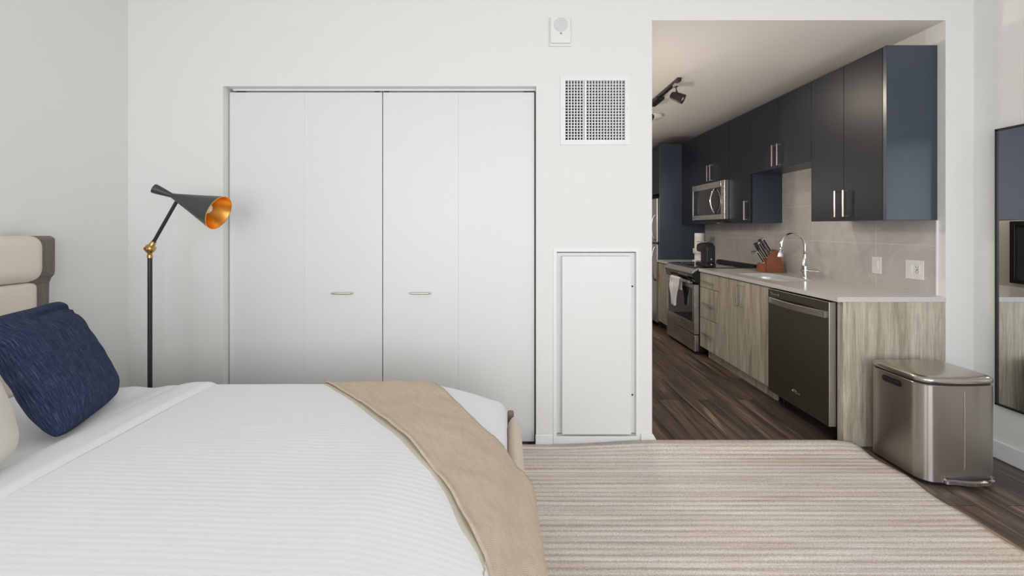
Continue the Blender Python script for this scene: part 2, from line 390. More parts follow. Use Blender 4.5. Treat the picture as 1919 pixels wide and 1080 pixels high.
def sstep(a, b, x):
    t = max(0, min(1, (x - a) / (b - a))); return t * t * (3 - 2 * t)
def lerp(a, b, t): return a + (b - a) * t
def cat(pts, t):              # Catmull-Rom through a list of tuples, t in 0..1
    n = len(pts) - 1; x = t * n; i = min(int(x), n - 1); f = x - i
    p = [pts[max(0, min(n, i + k))] for k in (-1, 0, 1, 2)]
    return tuple(.5 * (2 * b + (c - a) * f + (2 * a - 5 * b + 4 * c - d) * f * f + (3 * b - a - 3 * c + d) * f ** 3) for a, b, c, d in zip(*p))

# ================================================================== SETTING
XL, XR = -2.299, 2.855          # side walls of the bedroom
CX0, CX1 = -1.7203, .1886       # closet opening
KX0, KX1 = .894, 2.683          # kitchen opening / kitchen side walls
TOPZ, KZ, BACKY, FARY = 2.86, 2.602, -1.70, 6.55
struct(bx(XL - .1, XR + .1, BACKY - .1, FARY + .1, -.08, 0).build('floor', 'floor'))
struct(bx(XL - .1, XR + .1, BACKY - .1, W0 + .6, TOPZ, TOPZ + .08).build('ceiling', 'ceil'))
struct(bx(KX0, KX1, W0 + .004, FARY, KZ, KZ + .25).build('ceiling_kitchen', 'kceil'))
# recess for the access panel and the air vent are real holes
AX0, AX1, AZ0, AZ1 = .311, .798, .066, 1.192     # access recess
GX0, GX1, GZ0, GZ1 = .366, .727, 1.872, 2.232    # vent hole
w = MB(); T = .12
w.box(XL, CX0, W0, W0 + T, 0, TOPZ); w.box(CX0, CX1, W0, W0 + T, 2.20, TOPZ)
w.box(CX1, AX0, W0, W0 + T, 0, TOPZ); w.box(AX1, KX0, W0, W0 + T, 0, TOPZ)
w.box(AX0, AX1, W0, W0 + T, 0, AZ0); w.box(AX0, AX1, W0, W0 + T, AZ1, GZ0)
w.box(AX0, AX1, W0 + .075, W0 + T, AZ0, AZ1)
w.box(AX0, GX0, W0, W0 + T, GZ0, GZ1); w.box(GX1, AX1, W0, W0 + T, GZ0, GZ1); w.box(AX0, AX1, W0, W0 + T, GZ1, TOPZ)
w.box(KX0, KX1, W0, W0 + .004, KZ, TOPZ); w.box(KX1, XR, W0, W0 + T, 0, TOPZ)
struct(w.build('wall_back', 'wall'))
struct(bx(XL - .1, XL, BACKY, W0 + .6, 0, TOPZ).build('wall_left', 'wall'))
struct(bx(XR, XR + .1, BACKY, W0 + T, 0, TOPZ).build('wall_right', 'wall'))
struct(bx(KX1, XR + .1, W0 + T, FARY, 0, KZ + .25).build('wall_kitchen_right', 'ktrim'))
struct(bx(KX0 - .12, KX0, W0 + T, FARY, 0, KZ + .25).build('wall_kitchen_left', 'ktrim'))
struct(bx(KX0 - .12, XR, FARY, FARY + .1, 0, KZ + .25).build('wall_kitchen_far', 'ktrim'))
struct(bx(XL, KX0 - .12, W0 + .52, W0 + .6, 0, TOPZ).build('wall_closet', 'dark'))
# wall behind the camera with two tall windows
WZ0, WZ1 = .35, 2.62
wins = [(-2.05, -.15), (.35, 2.45)]
w = MB(); xs = XL
for a, b in wins:
    w.box(xs, a, BACKY - .1, BACKY, 0, TOPZ); w.box(a, b, BACKY - .1, BACKY, 0, WZ0); w.box(a, b, BACKY - .1, BACKY, WZ1, TOPZ); xs = b
w.box(xs, XR, BACKY - .1, BACKY, 0, TOPZ)
struct(w.build('wall_window_side', 'wall'))
for k, (a, b) in enumerate(wins):
    f = MB()
    for x in (a, (a + b) / 2 - .03, b - .06): f.box(x, x + .06, BACKY - .09, BACKY - .03, WZ0, WZ1)
    for z in (WZ0, WZ1 - .06, 1.15): f.box(a, b, BACKY - .085, BACKY - .035, z, z + .06)
    struct(f.build('window_%d' % (k + 1), 'blackmetal', bevel=.004))
# baseboards
def baseb(name, pts_boxes): 
    o = MB()
    for bxx in pts_boxes: o.box(*bxx)
    return struct(o.build(name, 'trim', bevel=.006, seg=2))
baseb('baseboard_back', [(XL + .014, CX0 - .0, W0 - .014, W0, 0, .085)])
baseb('baseboard_back.001', [(CX1 - .006, AX0 - .022, W0 - .014, W0, 0, .082)])
b = MB(); yb = W0 - .014
b.prism([(AX1 + .025, 0), (KX0 + .024, 0), (KX0 + .022, .05), (KX0 + .003, .082), (AX1 + .025, .082)], 'y', yb, W0 + .10)
struct(b.build('baseboard_back.002', 'trim', bevel=.003))
baseb('baseboard_back.003', [(KX1 + .004, XR - .014, W0 - .014, W0, 0, .085)])
baseb('baseboard_right', [(XR - .014, XR, BACKY + .02, W0, 0, .105)])
baseb('baseboard_left', [(XL, XL + .014, BACKY + .02, W0, 0, .085)])
# tile backsplash fixed to the kitchen wall
def moved(o, org):      # re-origin so that tile joints start at a given point
    d = Vector(org) - o.location; o.data.transform(Matrix.Translation(-d)); o.location = org; return o
moved(struct(bx(KX1 - .008, KX1, 2.552, 5.505, .9145, 2.0).build('wall_kitchen_backsplash', 'tile')), (KX1, 2.966 - .611, .915))
struct(bx(KX1 - .011, KX1 - .0002, 2.545, 2.5515, .9145, 1.383).build('trim_2', 'trim'))
# closet track and doors
YD = 2.552
t = MB(); t.box(CX0 + .03, CX1, YD - .004, YD + .034, 2.187, 2.1995)
struct(t.build('trim_1', 'trim', bevel=.002))
th = MB()
for x in (-1.66, -1.63, -.80, -.74, .13, .165): th.box(x - .012, x + .012, YD + .002, YD + .02, 2.1775, 2.1868)
struct(th.build('trim_3', 'slot'))
def closet_door(nm, x0, xf, x1, hx):
    root = MB(); root.box(x0, xf - .0002, YD, YD + .034, .008, 2.178); root.box(xf + .0002, x1, YD, YD + .034, .008, 2.178)
    d = struct(root.build(nm, 'door', bevel=.0007))
    h = MB(); z = .932
    h.tube([(hx - .06, YD, z), (hx - .06, YD - .022, z), (hx - .056, YD - .027, z), (hx + .056, YD - .027, z), (hx + .06, YD - .022, z), (hx + .06, YD, z)], .0052, 10)
    h.build('door_handle', 'nickel', d, auto=40)
closet_door('door_1', CX0 + .008, -1.246, -.7655, -1.009)
closet_door('door_2', -.7595, -.2917, .1805, -.527)

# ================================================================== WALL FITTINGS
r = thing('access_panel', ((AX0 + AX1) / 2, W0, .03), 'tall white access panel recessed in the wall between closet and kitchen opening', 'access panel')
f = MB(); fx0, fx1, fz0, fz1 = .291, .814, .012, 1.213
f.box(fx0, AX0 + .002, W0 - .006, W0 + .002, fz0, fz1); f.box(AX1 - .002, fx1, W0 - .006, W0 + .002, fz0, fz1)
f.box(AX0, AX1, W0 - .006, W0 + .002, fz0, AZ0 + .002); f.box(AX0, AX1, W0 - .006, W0 + .002, AZ1 - .002, fz1)
f.build('frame', 'trim', r, bevel=.0015)
bx(.3435, .762, W0 - .020, W0 + .0265, .086, 1.164).build('panel', 'door', r, bevel=.002)
g = MB(); g.box(.3112, .7978, W0 + .026, W0 + .0745, .074, 1.182); g.build('backing', 'trim', r)
for z in (.976, .308):
    MB().lathe([(0, .0055), (.004, .0055), (.006, .003)], (.782, W0 + .027, z), (0, -1, 0), 12).build('screw', 'slot', r)
r = thing('air_vent', ((GX0 + GX1) / 2, W0, 1.84), 'square white egg-crate air vent grille high on the wall above the access panel', 'air vent')
f = MB(); fo = (.334, .757, 1.841, 2.261)
f.box(fo[0], GX0, W0 - .008, W0 + .003, fo[2], fo[3]); f.box(GX1, fo[1], W0 - .008, W0 + .003, fo[2], fo[3])
f.box(GX0, GX1, W0 - .008, W0 + .003, fo[2], GZ0); f.box(GX0, GX1, W0 - .008, W0 + .003, GZ1, fo[3])
f.build('frame', 'trim', r, bevel=.002)
n = 20
v = MB()
for i in range(1, n): x = lerp(GX0, GX1, i / n); v.box(x - .0027, x + .0027, W0 - .004, W0 + .016, GZ0, GZ1)
x = lerp(GX0, GX1, .335); v.box(x - .006, x + .006, W0 - .005, W0 + .016, GZ0, GZ1)
v.build('vertical_blades', 'trim', r)
v = MB()
for i in range(1, n): z = lerp(GZ0, GZ1, i / n); v.box(GX0, GX1, W0 + .004, W0 + .024, z - .0024, z + .0024)
v.build('horizontal_blades', 'trim', r)
bx(GX0, GX1, W0 + .09, W0 + .1, GZ0, GZ1).build('duct_backing', 'dark', r)
for z in (2.06,):
    for x in (.350, .742): MB().lathe([(0, .004), (.002, .003)], (x, W0 - .008, z), (0, -1, 0), 10).build('screw', 'nickel', r)
r = thing('wall_speaker', (.333, W0, 2.44), 'small white alarm speaker with round grille, topmost on the wall above the vent', 'alarm speaker')
bx(.266, .4, W0 - .012, W0, 2.440, 2.615).build('back_box', 'plastic', r, bevel=.004)
bx(.271, .395, W0 - .030, W0 - .012, 2.452, 2.610).build('cover', 'plastic', r, bevel=.008, seg=3)
MB().lathe([(0, .042), (.003, .042), (.004, .040), (.004, .012), (.005, .0)], (.334, W0 - .0295, 2.560), (0, -1, 0), 32, cap1=False).build('speaker_grille', 'greyplastic', r, auto=40)
e = MB(); e.box(.331, .334, W0 - .0312, W0 - .0298, 2.503, 2.514); e.prism([(.336, 2.514), (.3415, 2.505), (.3435, 2.503), (.3405, 2.503), (.336, 2.508)], 'y', W0 - .0312, W0 - .0298)
e.build('symbol', 'slot', r)

# ================================================================== BED
BY0, BY1, TZ = .38, 1.93, .612
bed = thing('bed', (-1.1, 1.15, 0), 'low bed with cream upholstered headboard and grey-brown wood frame', 'bed')
# headboard: grey-brown end posts with stepped profile, seen edge-on from the foot
def hb_post(y0, y1):
    prof = [(-2.285, .10), (-2.205, .10), (-2.202, .82), (-2.198, 1.07), (-2.188, 1.095), (-2.174, 1.11), (-2.170, 1.13), (-2.170, 1.285), (-2.19, 1.297), (-2.285, 1.297)]
    return MB().prism(prof, 'y', y0, y1).build('headboard_post', 'graywood', bed, bevel=.008, seg=3)
hb_post(1.88, 1.985); hb_post(.32, .375)
def roll(name, x0, x1, z0, z1, y0, y1, mat, rr):
    rings = []
    for k, (yy, sc) in enumerate([(y0, .55), (y0 + .008, .82), (y0 + .03, 1), (lerp(y0, y1, .25), 1), (lerp(y0, y1, .5), 1), (lerp(y0, y1, .75), 1), (y1 - .03, 1), (y1 - .008, .82), (y1, .55)]):
        cx, cz = (x0 + x1) / 2, (z0 + z1) / 2
        ex = (1 - sc) * .03
        rings.append([(a, yy, b) for a, b in rrect(x0 + ex, x1 - ex, z0 + ex, z1 - ex, [max(.005, q - ex * .5) for q in rr], 6)])
    return MB().loops(rings).build(name, mat, bed, auto=60)
roll('headboard_bolster', -2.27, -2.130, 1.085, 1.300, .345, 1.902, 'linen', [.05, .02, .02, .06])
roll('headboard_panel', -2.27, -2.150, .30, 1.085, .345, 1.897, 'linen', [.02, .01, .01, .02])
bx(-2.18, .0, BY1 - .045, BY1 - .015, .12, .30).build('side_rail', 'graywood', bed, bevel=.004)
bx(-2.18, .0, BY0 + .015, BY0 + .045, .12, .30).build('side_rail', 'graywood', bed, bevel=.004)
for x in (-2.1, -.1):
    for y in (BY0 + .07, BY1 - .08): bx(x - .03, x + .03, y - .03, y + .03, 0.014 if x > -1.2 else .001, .2).build('leg', 'graywood', bed, bevel=.004)
mt = MB(); mt.loops([[(a, b2, z) for a, b2 in rrect(-2.14 + i, -.03 - i, BY0 + .03 + i, BY1 - .03 - i, .05, 5)] for z, i in ((.30, .01), (.31, 0), (.47, 0), (.495, .02), (.505, .05))])
mt.build('mattress', 'sheet', bed, auto=50)
# footboard: padded panel with rounded top and a slim wood post at its far corner
prof = [(.004, .10), (.074, .10), (.076, .32), (.074, .39), (.066, .432), (.052, .458), (.04, .464), (.028, .458), (.013, .435), (.004, .40)]
rings = []
for y, k in ((BY0 - .0, .75), (BY0 + .012, .93), (BY0 + .04, 1), (.9, 1), (1.4, 1), (BY1 - .06, 1), (BY1 - .03, .95), (BY1 - .015, .8)):
    rings.append([(.04 + (x - .04) * k, y, .10 + (z - .10) * (1 - (1 - k) * .12)) for x, z in prof])
MB().loops(rings).build('footboard', 'footlinen', bed, auto=60)
MB().prism([(.010, .02), (.040, .02), (.040, .462), (.036, .470), (.014, .470), (.010, .462)], 'y', BY1 - .014, BY1 + .022).build('footboard_post', 'graywood', bed, bevel=.004)
MB().prism([(.010, .02), (.040, .02), (.040, .455), (.010, .455)], 'y', BY0 - .03, BY0 - .002).build('footboard_post', 'graywood', bed, bevel=.004)

def slump(X):      # the cover sinks towards the foot
    s = max(0, min(1, (X + .36) / .36)); return .095 * s ** 1.45
def topz(X, Y):
    z = TZ - slump(X) + .0035 * noise.noise(Vector((X * 3, Y * 3, 2)))
    z += .0016 * noise.noise(Vector((X * 9, Y * 5, 7)))
    return z
def drape(u, v, off=0.0, r=.055, xmin=None, xmax=-.0, y0=BY0, y1=BY1):
    """lay a flat cloth point (u along X, v along Y) over the mattress: past the edges it curves down"""
    ox = max(0, u - (xmax - r)); oy = max(0, v - (y1 - r)); oy2 = max(0, (y0 + r) - v)
    dy = oy if oy > 0 else -oy2
    o = math.hypot(ox, dy)
    bx_, by_ = min(u, xmax - r), min(max(v, y0 + r), y1 - r)
    z = topz(bx_, by_)
    if o < 1e-6: return Vector((u, v, z + off))
    dx, dyy = ox / o, dy / o; R = r + off
    q = R * PI / 2
    if o < q:
        a = o / R; h = R * math.sin(a); d = R * (1 - math.cos(a)) 
    else:
        h = R; d = R + (o - q); h += .006 * math.sin(v * 22 + u * 22) * min(1, (o - q) / .1)
    return Vector((bx_ + dx * h, by_ + dyy * h, z + off - d))
# ribbed coverlet
U0 = -1.34
def cov(a, b):
    u = lerp(U0, .26, a); v = lerp(BY0 - .22, BY1 + .22, b)
    # relax the sampling so that corners stay even
    return drape(u, v)
cv = MB().grid(cov, 110, 130).build('coverlet', 'ribbed', None, smooth=True, solid=.006)
tag(cv, 'white ribbed coverlet spread over the bed', 'coverlet')
# smooth turned-down hem along its head end: a soft fold with a crest
def hem(a, b):
    u = lerp(U0 - .15, U0 + .012, a); v = lerp(BY0 - .2, BY1 + .2, b)
    h = .006 + .006 * math.sin(PI * min(1, a * 1.02)) ** .6 + .004 * math.exp(-((a - .78) / .1) ** 2) + .006 * sstep(1.5, 1.9, v) * math.sin(PI * a)
    p = drape(u + .01 * math.sin(v * 3.1), v, h); return p
hm = MB().grid(hem, 14, 110).build('turned_down_hem', 'sheet', cv, smooth=True)
hm['label'] = 'smooth turned-down hem'
# sheet at the head end
def sh(a, b):
    u = lerp(-2.14, U0 + .03, a); v = lerp(BY0 - .2, BY1 + .2, b)
    p = drape(u, v, -.004)
    t = u + 1.62 - .10 * math.sin(v * 2 + .4)
    p.z += .010 * math.exp(-(t / .05) ** 2) + .006 * noise.noise(Vector((u * 8, v * 2.2, 3))) - .006 + .012 * math.exp(-((u + 1.52) / .06) ** 2) * sstep(1.0, 1.9, v)
    return p
st = MB().grid(sh, 50, 110).build('bed_sheet', 'sheet', None, smooth=True)
tag(st, 'plain white bed sheet showing at the head of the bed under the pillows', 'sheet')
# throw blanket laid across the foot corner and over the footboard
Lp = [(-.87, 2.08), (-.845, 1.925), (-.62, 1.70), (-.45, 1.52), (-.30, 1.345), (-.182, 1.195), (-.11, 1.08), (-.055, .985), (-.012, .87), (.05, .72), (.12, .56)]
Rp = [(-.36, 2.08), (-.345, 1.925), (-.255, 1.80), (-.165, 1.68), (-.09, 1.59), (-.03, 1.53), (.055, 1.46), (.14, 1.38), (.22, 1.27), (.29, 1.14), (.36, .98)]
XP = [(-.05, -.05, .552), (-.01, -.012, .533), (.02, .012, .505), (.05, .034, .484), (.08, .060, .478), (.11, .082, .460), (.14, .094, .43), (.20, .100, .37), (.30, .104, .27), (.42, .108, .15), (.5, .11, .075)]
def foot(u):
    for (u0, x0, z0), (u1, x1, z1) in zip(XP, XP[1:]):
        if u <= u1:
            t = (u - u0) / (u1 - u0); return lerp(x0, x1, t), lerp(z0, z1, t)
    return XP[-1][1], XP[-1][2]
def thr(a, b):
    l = cat(Lp, a); rr = cat(Rp, a); u = lerp(l[0], rr[0], b); v = lerp(l[1], rr[1], b)
    wr = .006 * noise.noise(Vector((u * 5, v * 5, 11))) + .004 * noise.noise(Vector((u * 14, v * 14, 4)))
    ed = min(b, 1 - b); curl = .010 * math.exp(-(b / .035) ** 2) * (0.6 + noise.noise(Vector((a * 14, 0, 1))))
    off = .013 + wr + curl
    if u < -.05: return drape(u, v, off)
    x, z = foot(u)
    blend = sstep(.02, .16, u)
    x += .012 * sstep(1.35, 1.0, v) * blend + wr * blend + .004 * math.sin(v * 30) * sstep(.2, .4, u)
    z += wr * (1 - blend) + .0
    return Vector((x, v, z + .0))
tb = MB().grid(thr, 120, 44, uvfn=lambda a, b: (a * 1.9, b * .5))
tb = tb.build('throw_blanket', ['throw', 'throw'], None, smooth=True, solid=.007)
tag(tb, 'beige woven throw blanket laid diagonally across the foot corner of the bed', 'throw blanket')
def thr2(a, b):   # the lower folded layer peeking out at the left edge
    l = cat(Lp, a); rr = cat(Rp, a)
    sh_ = .010 + .014 * max(0, noise.noise(Vector((a * 9, 3, 1))) + .25)
    u = l[0] - sh_ * .8 + b * .09; v = l[1] - sh_ * .55 + b * .05
    if u < -.05: return drape(u, v, .005)
    x, z = foot(u); return Vector((x - .006, v, z - .008))
tl = MB().grid(thr2, 110, 6, uvfn=lambda a, b: (a * 1.9, b * .08)).build('folded_edge', 'throwedge', tb, smooth=True, solid=.003)

# ---- pillows
def pillow(name, mat, BL, BR, TR, TL, t, seed, wr=.010, pinch=.0, rnd=.06, crease=False):
    """plump cushion stretched between four corners; front side towards the camera"""
    BL, BR, TR, TL = map(Vector, (BL, BR, TR, TL))
    n = ((BR + TR - BL - TL)).cross(TL + TR - BL - BR).normalized()
    N = 56; bm = MB(); V = {}; uvl = bm.bm.loops.layers.uv.new('UVMap')
    def pt(u, v, side):
        q = 1 - rnd * (u * u * v * v) ** 2
        x = u * (1 - pinch * (1 - v * v)) * q; y = v * (1 - pinch * (1 - u * u)) * q
        th = max(0, (1 - abs(u) ** 3.2) * (1 - abs(v) ** 3.2)) ** .5 * t / 2
        nz = noise.noise(Vector((u * 1.7 + seed, v * 1.7, side))) * wr + noise.noise(Vector((u * 4.5 + seed, v * 4.5, side * 3))) * wr * .45
        k = min(1, (1 - max(abs(u), abs(v))) * 6)
        z = th + nz * k
        if crease and side > 0:
            z -= .030 * sstep(.45, .8, v) * (1 - sstep(.2, .9, u))
            z -= .020 * math.exp(-((v - .80 + .10 * (u - .4) ** 2) / .045) ** 2) * sstep(-.35, .25, u) * k
            z -= .012 * math.exp(-((v - .62 - .2 * (u - .7)) / .04) ** 2) * sstep(.35, .8, u) * k
        return BL.lerp(BR, (x + 1) / 2).lerp(TL.lerp(TR, (x + 1) / 2), (y + 1) / 2) + n * (side * z)
    def cl(i):
        s_ = i / N * 2 - 1; return math.sin(s_ * PI / 2) * .35 + s_ * .65
    for side in (1, -1):
        for i in range(N + 1):
            for j in range(N + 1):
                if side == -1 and (i in (0, N) or j in (0, N)): V[side, i, j] = V[1, i, j]
                else: V[side, i, j] = bm.bm.verts.new(pt(cl(i), cl(j), side))
        for i in range(N):
            for j in range(N):
                q = [V[side, i, j], V[side, i + 1, j], V[side, i + 1, j + 1], V[side, i, j + 1]]
                f = bm.face(q if side == 1 else q[::-1])
                ij = [(i, j), (i + 1, j), (i + 1, j + 1), (i, j + 1)]
                for l, (a_, b_) in zip(f.loops, ij if side == 1 else ij[::-1]): l[uvl].uv = (a_ / N, b_ / N)
    return bm.build(name, mat, None, smooth=True)
pb = pillow('throw_pillow', 'blue', (-1.50, 1.372, .618), (-1.665, 1.775, .618), P(112, 562, 1.80), P(-45, 598, 1.39), .155, 3, crease=True)
tag(pb, 'navy blue slubbed linen square pillow leaning at the head of the bed', 'pillow')
pc = pillow('throw_pillow', 'creampillow', (-1.44, .86, .634), (-1.50, 1.27, .634), (-1.66, 1.25, 1.03), (-1.66, .85, 1.04), .22, 9, pinch=-.02, rnd=.10)
tag(pc, 'cream pillow cut off by the left edge, in front of the navy pillow', 'pillow')

# ================================================================== FLOOR LAMP
LY = 2.2
lx = P(281, 466, LY).x; jz = P(281, 466, LY).z
lamp = thing('floor_lamp', (lx, LY, 0), 'black floor lamp with charcoal cone shade lined in copper, behind the bed', 'floor lamp')
MB().lathe([(0, .13), (.012, .13), (.018, .12), (.022, .02), (.04, .011)], (lx, LY, .001), (0, 0, 1), 40).build('base', 'blackmetal', lamp, auto=40)
MB().lathe([(.03, .0105), (jz - .045, .0105)], (lx, LY, 0), (0, 0, 1), 20).build('pole', 'blackmetal', lamp, auto=40)
j = MB()
j.lathe([(-.05, .0125), (-.035, .0125), (-.033, .010), (-.024, .0115), (-.018, .0175), (-.009, .0225), (0, .024), (.009, .0225), (.018, .0175), (.024, .009)], (lx, LY, jz), (0, 0, 1), 24)
ad = (P(331, 378, LY) - Vector((lx, LY, jz))).normalized()
j.lathe([(.015, .014), (.030, .014), (.033, .012), (.045, .012)], (lx, LY, jz), ad, 20)
j.lathe([(-.030, .009), (-.028, .011), (.028, .011), (.030, .009)], (lx, LY, jz), (0, 1, 0), 20)
j.build('joint', 'brass', lamp, auto=40)
top = P(331.5, 377, LY)
MB().tube([Vector((lx, LY, jz)) + ad * .04, top], .0085, 14).build('arm', 'blackmetal', lamp, auto=40)
c0 = P(322, 366.5, LY + .0); c1 = P(410, 399, LY + .008)      # neck and mouth of the cone
ax = (c1 - c0).normalized(); L = (c1 - c0).length
RM = .094
sh_ = MB().lathe([(0, .0125), (.02, .018), (L * .5, RM * .555), (L, RM)], c0, ax, 56, cap0=True, cap1=False).build('lamp_shade', 'shade', lamp, auto=40)
MB().lathe([(.012, .012), (.02, .015), (L * .5, RM * .54), (L - .0005, RM - .0022)], c0, ax, 56, cap0=True, cap1=False, ).build('shade_lining', 'copper', sh_, auto=40)
MB().lathe([(0, RM), (.002, RM + .0006), (.002, RM - .0028), (0, RM - .0026)], c0 + ax * (L - .001), ax, 56, cap0=False, cap1=False).build('rim', 'copper', sh_)
MB().lathe([(.06, .012), (.10, .014), (.13, .022), (.165, .030), (.195, .030), (.212, .022), (.221, .0)], c0, ax, 28, cap1=False).build('bulb', 'bulb', lamp, smooth=True)
c2 = P(289, 353.5, LY - .03); tx = (c2 - c0).normalized(); TL = (c2 - c0).length
MB().lathe([(-.004, .0125), (.01, .0135), (TL * .5, .0195), (TL * .85, .0245), (TL, .0255), (TL + .003, .024), (TL + .003, .020), (TL - .02, .018)], c0, tx, 32).build('shade_tail', 'shade', lamp, auto=40)

# ================================================================== RUG
RX0, RX1, RY0, RY1 = -1.25, 2.10, -.9, 2.486
def rugtop(a, b):
    x = lerp(RX0, RX1, a); y = lerp(RY0, RY1, b)
    # rounded far corner and gentle waves at the right edge
    if a > .93: x += (.012 * math.sin(y * 9 + .6) + .008 * math.sin(y * 21)) * (a - .93) / .07
    cr = .035
    dx, dy = x - (RX1 - cr), y - (RY1 - cr)
    if dx > 0 and dy > 0:
        l = max(abs(dx), abs(dy)); h = math.hypot(dx, dy)
        if h > 0: x = RX1 - cr + dx * l / h; y = RY1 - cr + dy * l / h
    lift = .028 * sstep(.30, .95, x) * sstep(RY1 - .16, RY1 - .005, y) * (1 - .35 * sstep(1.95, 2.1, x))
    z = .0135 + lift + .0012 * noise.noise(Vector((x * 4, y * 30, 0)))
    return Vector((x, y, z))
def rugbed(a, b): return rugtop(a, b)
ru = MB().grid(rugtop, 110, 130).build('area_rug', 'rug', None, smooth=True, solid=-.0115)
tag(ru, 'beige and cream striped area rug on the dark floor beside the bed', 'rug')

# ================================================================== MIRROR (right wall)
mir = thing('wall_mirror', (XR, 1.99, .31), 'tall black-framed mirror hung on the right wall beside the bin', 'mirror')
my1 = 2.376; my0 = my1 - .56; mz0, mz1 = .315, 1.905
f = MB(); fw = .012
for q in ((my0, my0 + fw, mz0, mz1), (my1 - fw, my1, mz0, mz1), (my0, my1, mz0, mz0 + fw), (my0, my1, mz1 - fw, mz1)): f.box(XR - .026, XR - .0005, *q)
f.build('frame', 'blackmetal', mir, bevel=.001)
bx(XR - .020, XR - .006, my0 + fw, my1 - fw, mz0 + fw, mz1 - fw).build('mirror_glass', 'mirror', mir)

# ================================================================== STEP BIN
bx0, bx1, by0, by1 = 2.168, 2.562, 2.135, 2.445
can = thing('step_bin', ((bx0 + bx1) / 2, (by0 + by1) / 2, 0), 'brushed steel pedal bin with rounded corners beside the wooden end panel', 'trash can')
def binline(e=0.0):
    pts = rrect(bx0 + e, bx1 - e, by0 + e, by1 - e, [.035, .035, .062, .05], 8)
    out = []
    for x, y in pts:
        k = 1 - ((x - (bx0 + bx1) / 2) / ((bx1 - bx0) / 2)) ** 2
        if y < by0 + .07: y -= .016 * max(0, k)
        out.append((x, y))
    return out
def dens(pts, n=8):
    out = []
    for i, p in enumerate(pts):
        q = pts[(i + 1) % len(pts)]; d = math.hypot(q[0] - p[0], q[1] - p[1])
        k = max(1, int(d / .02))
        for t in range(k): out.append((lerp(p[0], q[0], t / k), lerp(p[1], q[1], t / k)))
    return out
base_pts = dens(rrect(bx0, bx1, by0, by1, [.035, .035, .062, .05], 8))
def ring(e, z, dz=None):
    cx, cy = (bx0 + bx1) / 2, (by0 + by1) / 2; hx, hy = (bx1 - bx0) / 2, (by1 - by0) / 2
    r = []
    for x, y in base_pts:
        k = max(0, 1 - ((x - cx) / hx) ** 2)
        y2 = y - (.018 * k if y < by0 + .08 else 0)
        x2 = cx + (x - cx) * (1 - e / hx); y2 = cy + (y2 - cy) * (1 - e / hy)
        r.append((x2, y2, z + (dz(x2, y2) if dz else 0)))
    return r
MB().loops([ring(.004, .002), ring(.002, .006), ring(.002, .02)]).build('base_ring', 'black', can, auto=40)
MB().loops([ring(0, .018), ring(0, .022), ring(0, .25), ring(0, .508), ring(0, .5145), ring(.003, .5175)]).build('body', 'bin', can, auto=35)
MB().loops([ring(.007, .516), ring(.007, .530)]).build('rim_gasket', 'black', can)
ld = MB(); dome = lambda x, y: .012 * max(0, 1 - ((x - 2.365) / .2) ** 2) * sstep(by0, by1, y)
ld.loops([ring(.001, .5285), ring(-.001, .532), ring(-.001, .546), ring(.004, .553), ring(.014, .558), ring(.034, .561), ring(.07, .563), ring(.11, .564), ring(.15, .5645)])
ld.build('lid', 'binlid', can, auto=60)
rb = MB(); rb.tube([(2.366, by0 - .0165, .09), (2.366, by0 - .0185, .11), (2.366, by0 - .0185, .47), (2.366, by0 - .0165, .49)], .0035, 8); rb.build('front_seam', 'bin', can, auto=50)
h = MB(); hp = rrect(2.245, 2.362, .462, .496, .015, 5)
h.prism([(a, b2) for a, b2 in hp], 'x', bx0 - .004, bx0 + .004); h.build('side_handle', 'black', can, bevel=.002)
MB().tube([(bx0 - .007, 2.252, .486), (bx0 - .007, 2.355, .486)], .004, 8).build('handle_grip', 'blackgloss', can, auto=50)
pp = MB()
path = [(2.266, by0 - .012), (2.268, by0 - .026), (2.30, by0 - .028), (2.37, by0 - .042), (2.44, by0 - .039), (2.50, by0 - .028), (2.516, by0 - .012)]
sm = [cat(path, k / 24) for k in range(25)]
rg = []
for k, (x, y) in enumerate(sm):
    a = sm[max(0, k - 1)]; c = sm[min(24, k + 1)]; dx, dy = c[0] - a[0], c[1] - a[1]; l = math.hypot(dx, dy); nx, ny = -dy / l, dx / l
    rg.append([(x + nx * .006, y + ny * .006, .022), (x - nx * .006, y - ny * .006, .020), (x - nx * .006, y - ny * .006, .036), (x + nx * .006, y + ny * .006, .040)])
pp.loops(rg); pp.build('pedal', 'chrome', can, auto=50, bevel=.0015)
for x in (2.266, 2.516): bx(x - .006, x + .006, by0 - .018, by0 + .0, .018, .05).build('pedal_bracket', 'steel', can, bevel=.001)

# ================================================================== KITCHEN : base run
CT0, CT1 = .884, .914           # worktop
XF = 2.022                      # worktop front edge
XD = 2.040                      # cabinet fronts
def pull(parent, c, axis, length=.186, out=.032, t=.0055, nx=-1):
    """square bar pull on a -X facing front; c = centre on the front surface"""
    c = Vector(c); d = {'z': Vector((0, 0, 1)), 'y': Vector((0, 1, 0))}[axis]; o = Vector((nx, 0, 0)); s = d.cross(o)
    h = MB(); L = length / 2
    h.obox(c + o * out, d * L, o * t, s * t)
    for k in (-1, 1): h.obox(c + o * out * .5 + d * (L - t * 1.0) * k, d * t, o * out * .5, s * t)
    return h.build('handle', 'nickel', parent, bevel=.001)
ep = tag(bx(2.0585, KX1 - .001, W0 - .001, 2.549, .001, CT0 - .001).build('end_panel', 'oak', None, bevel=.0015), 'grey oak end panel closing the base run behind the bin', 'end panel')
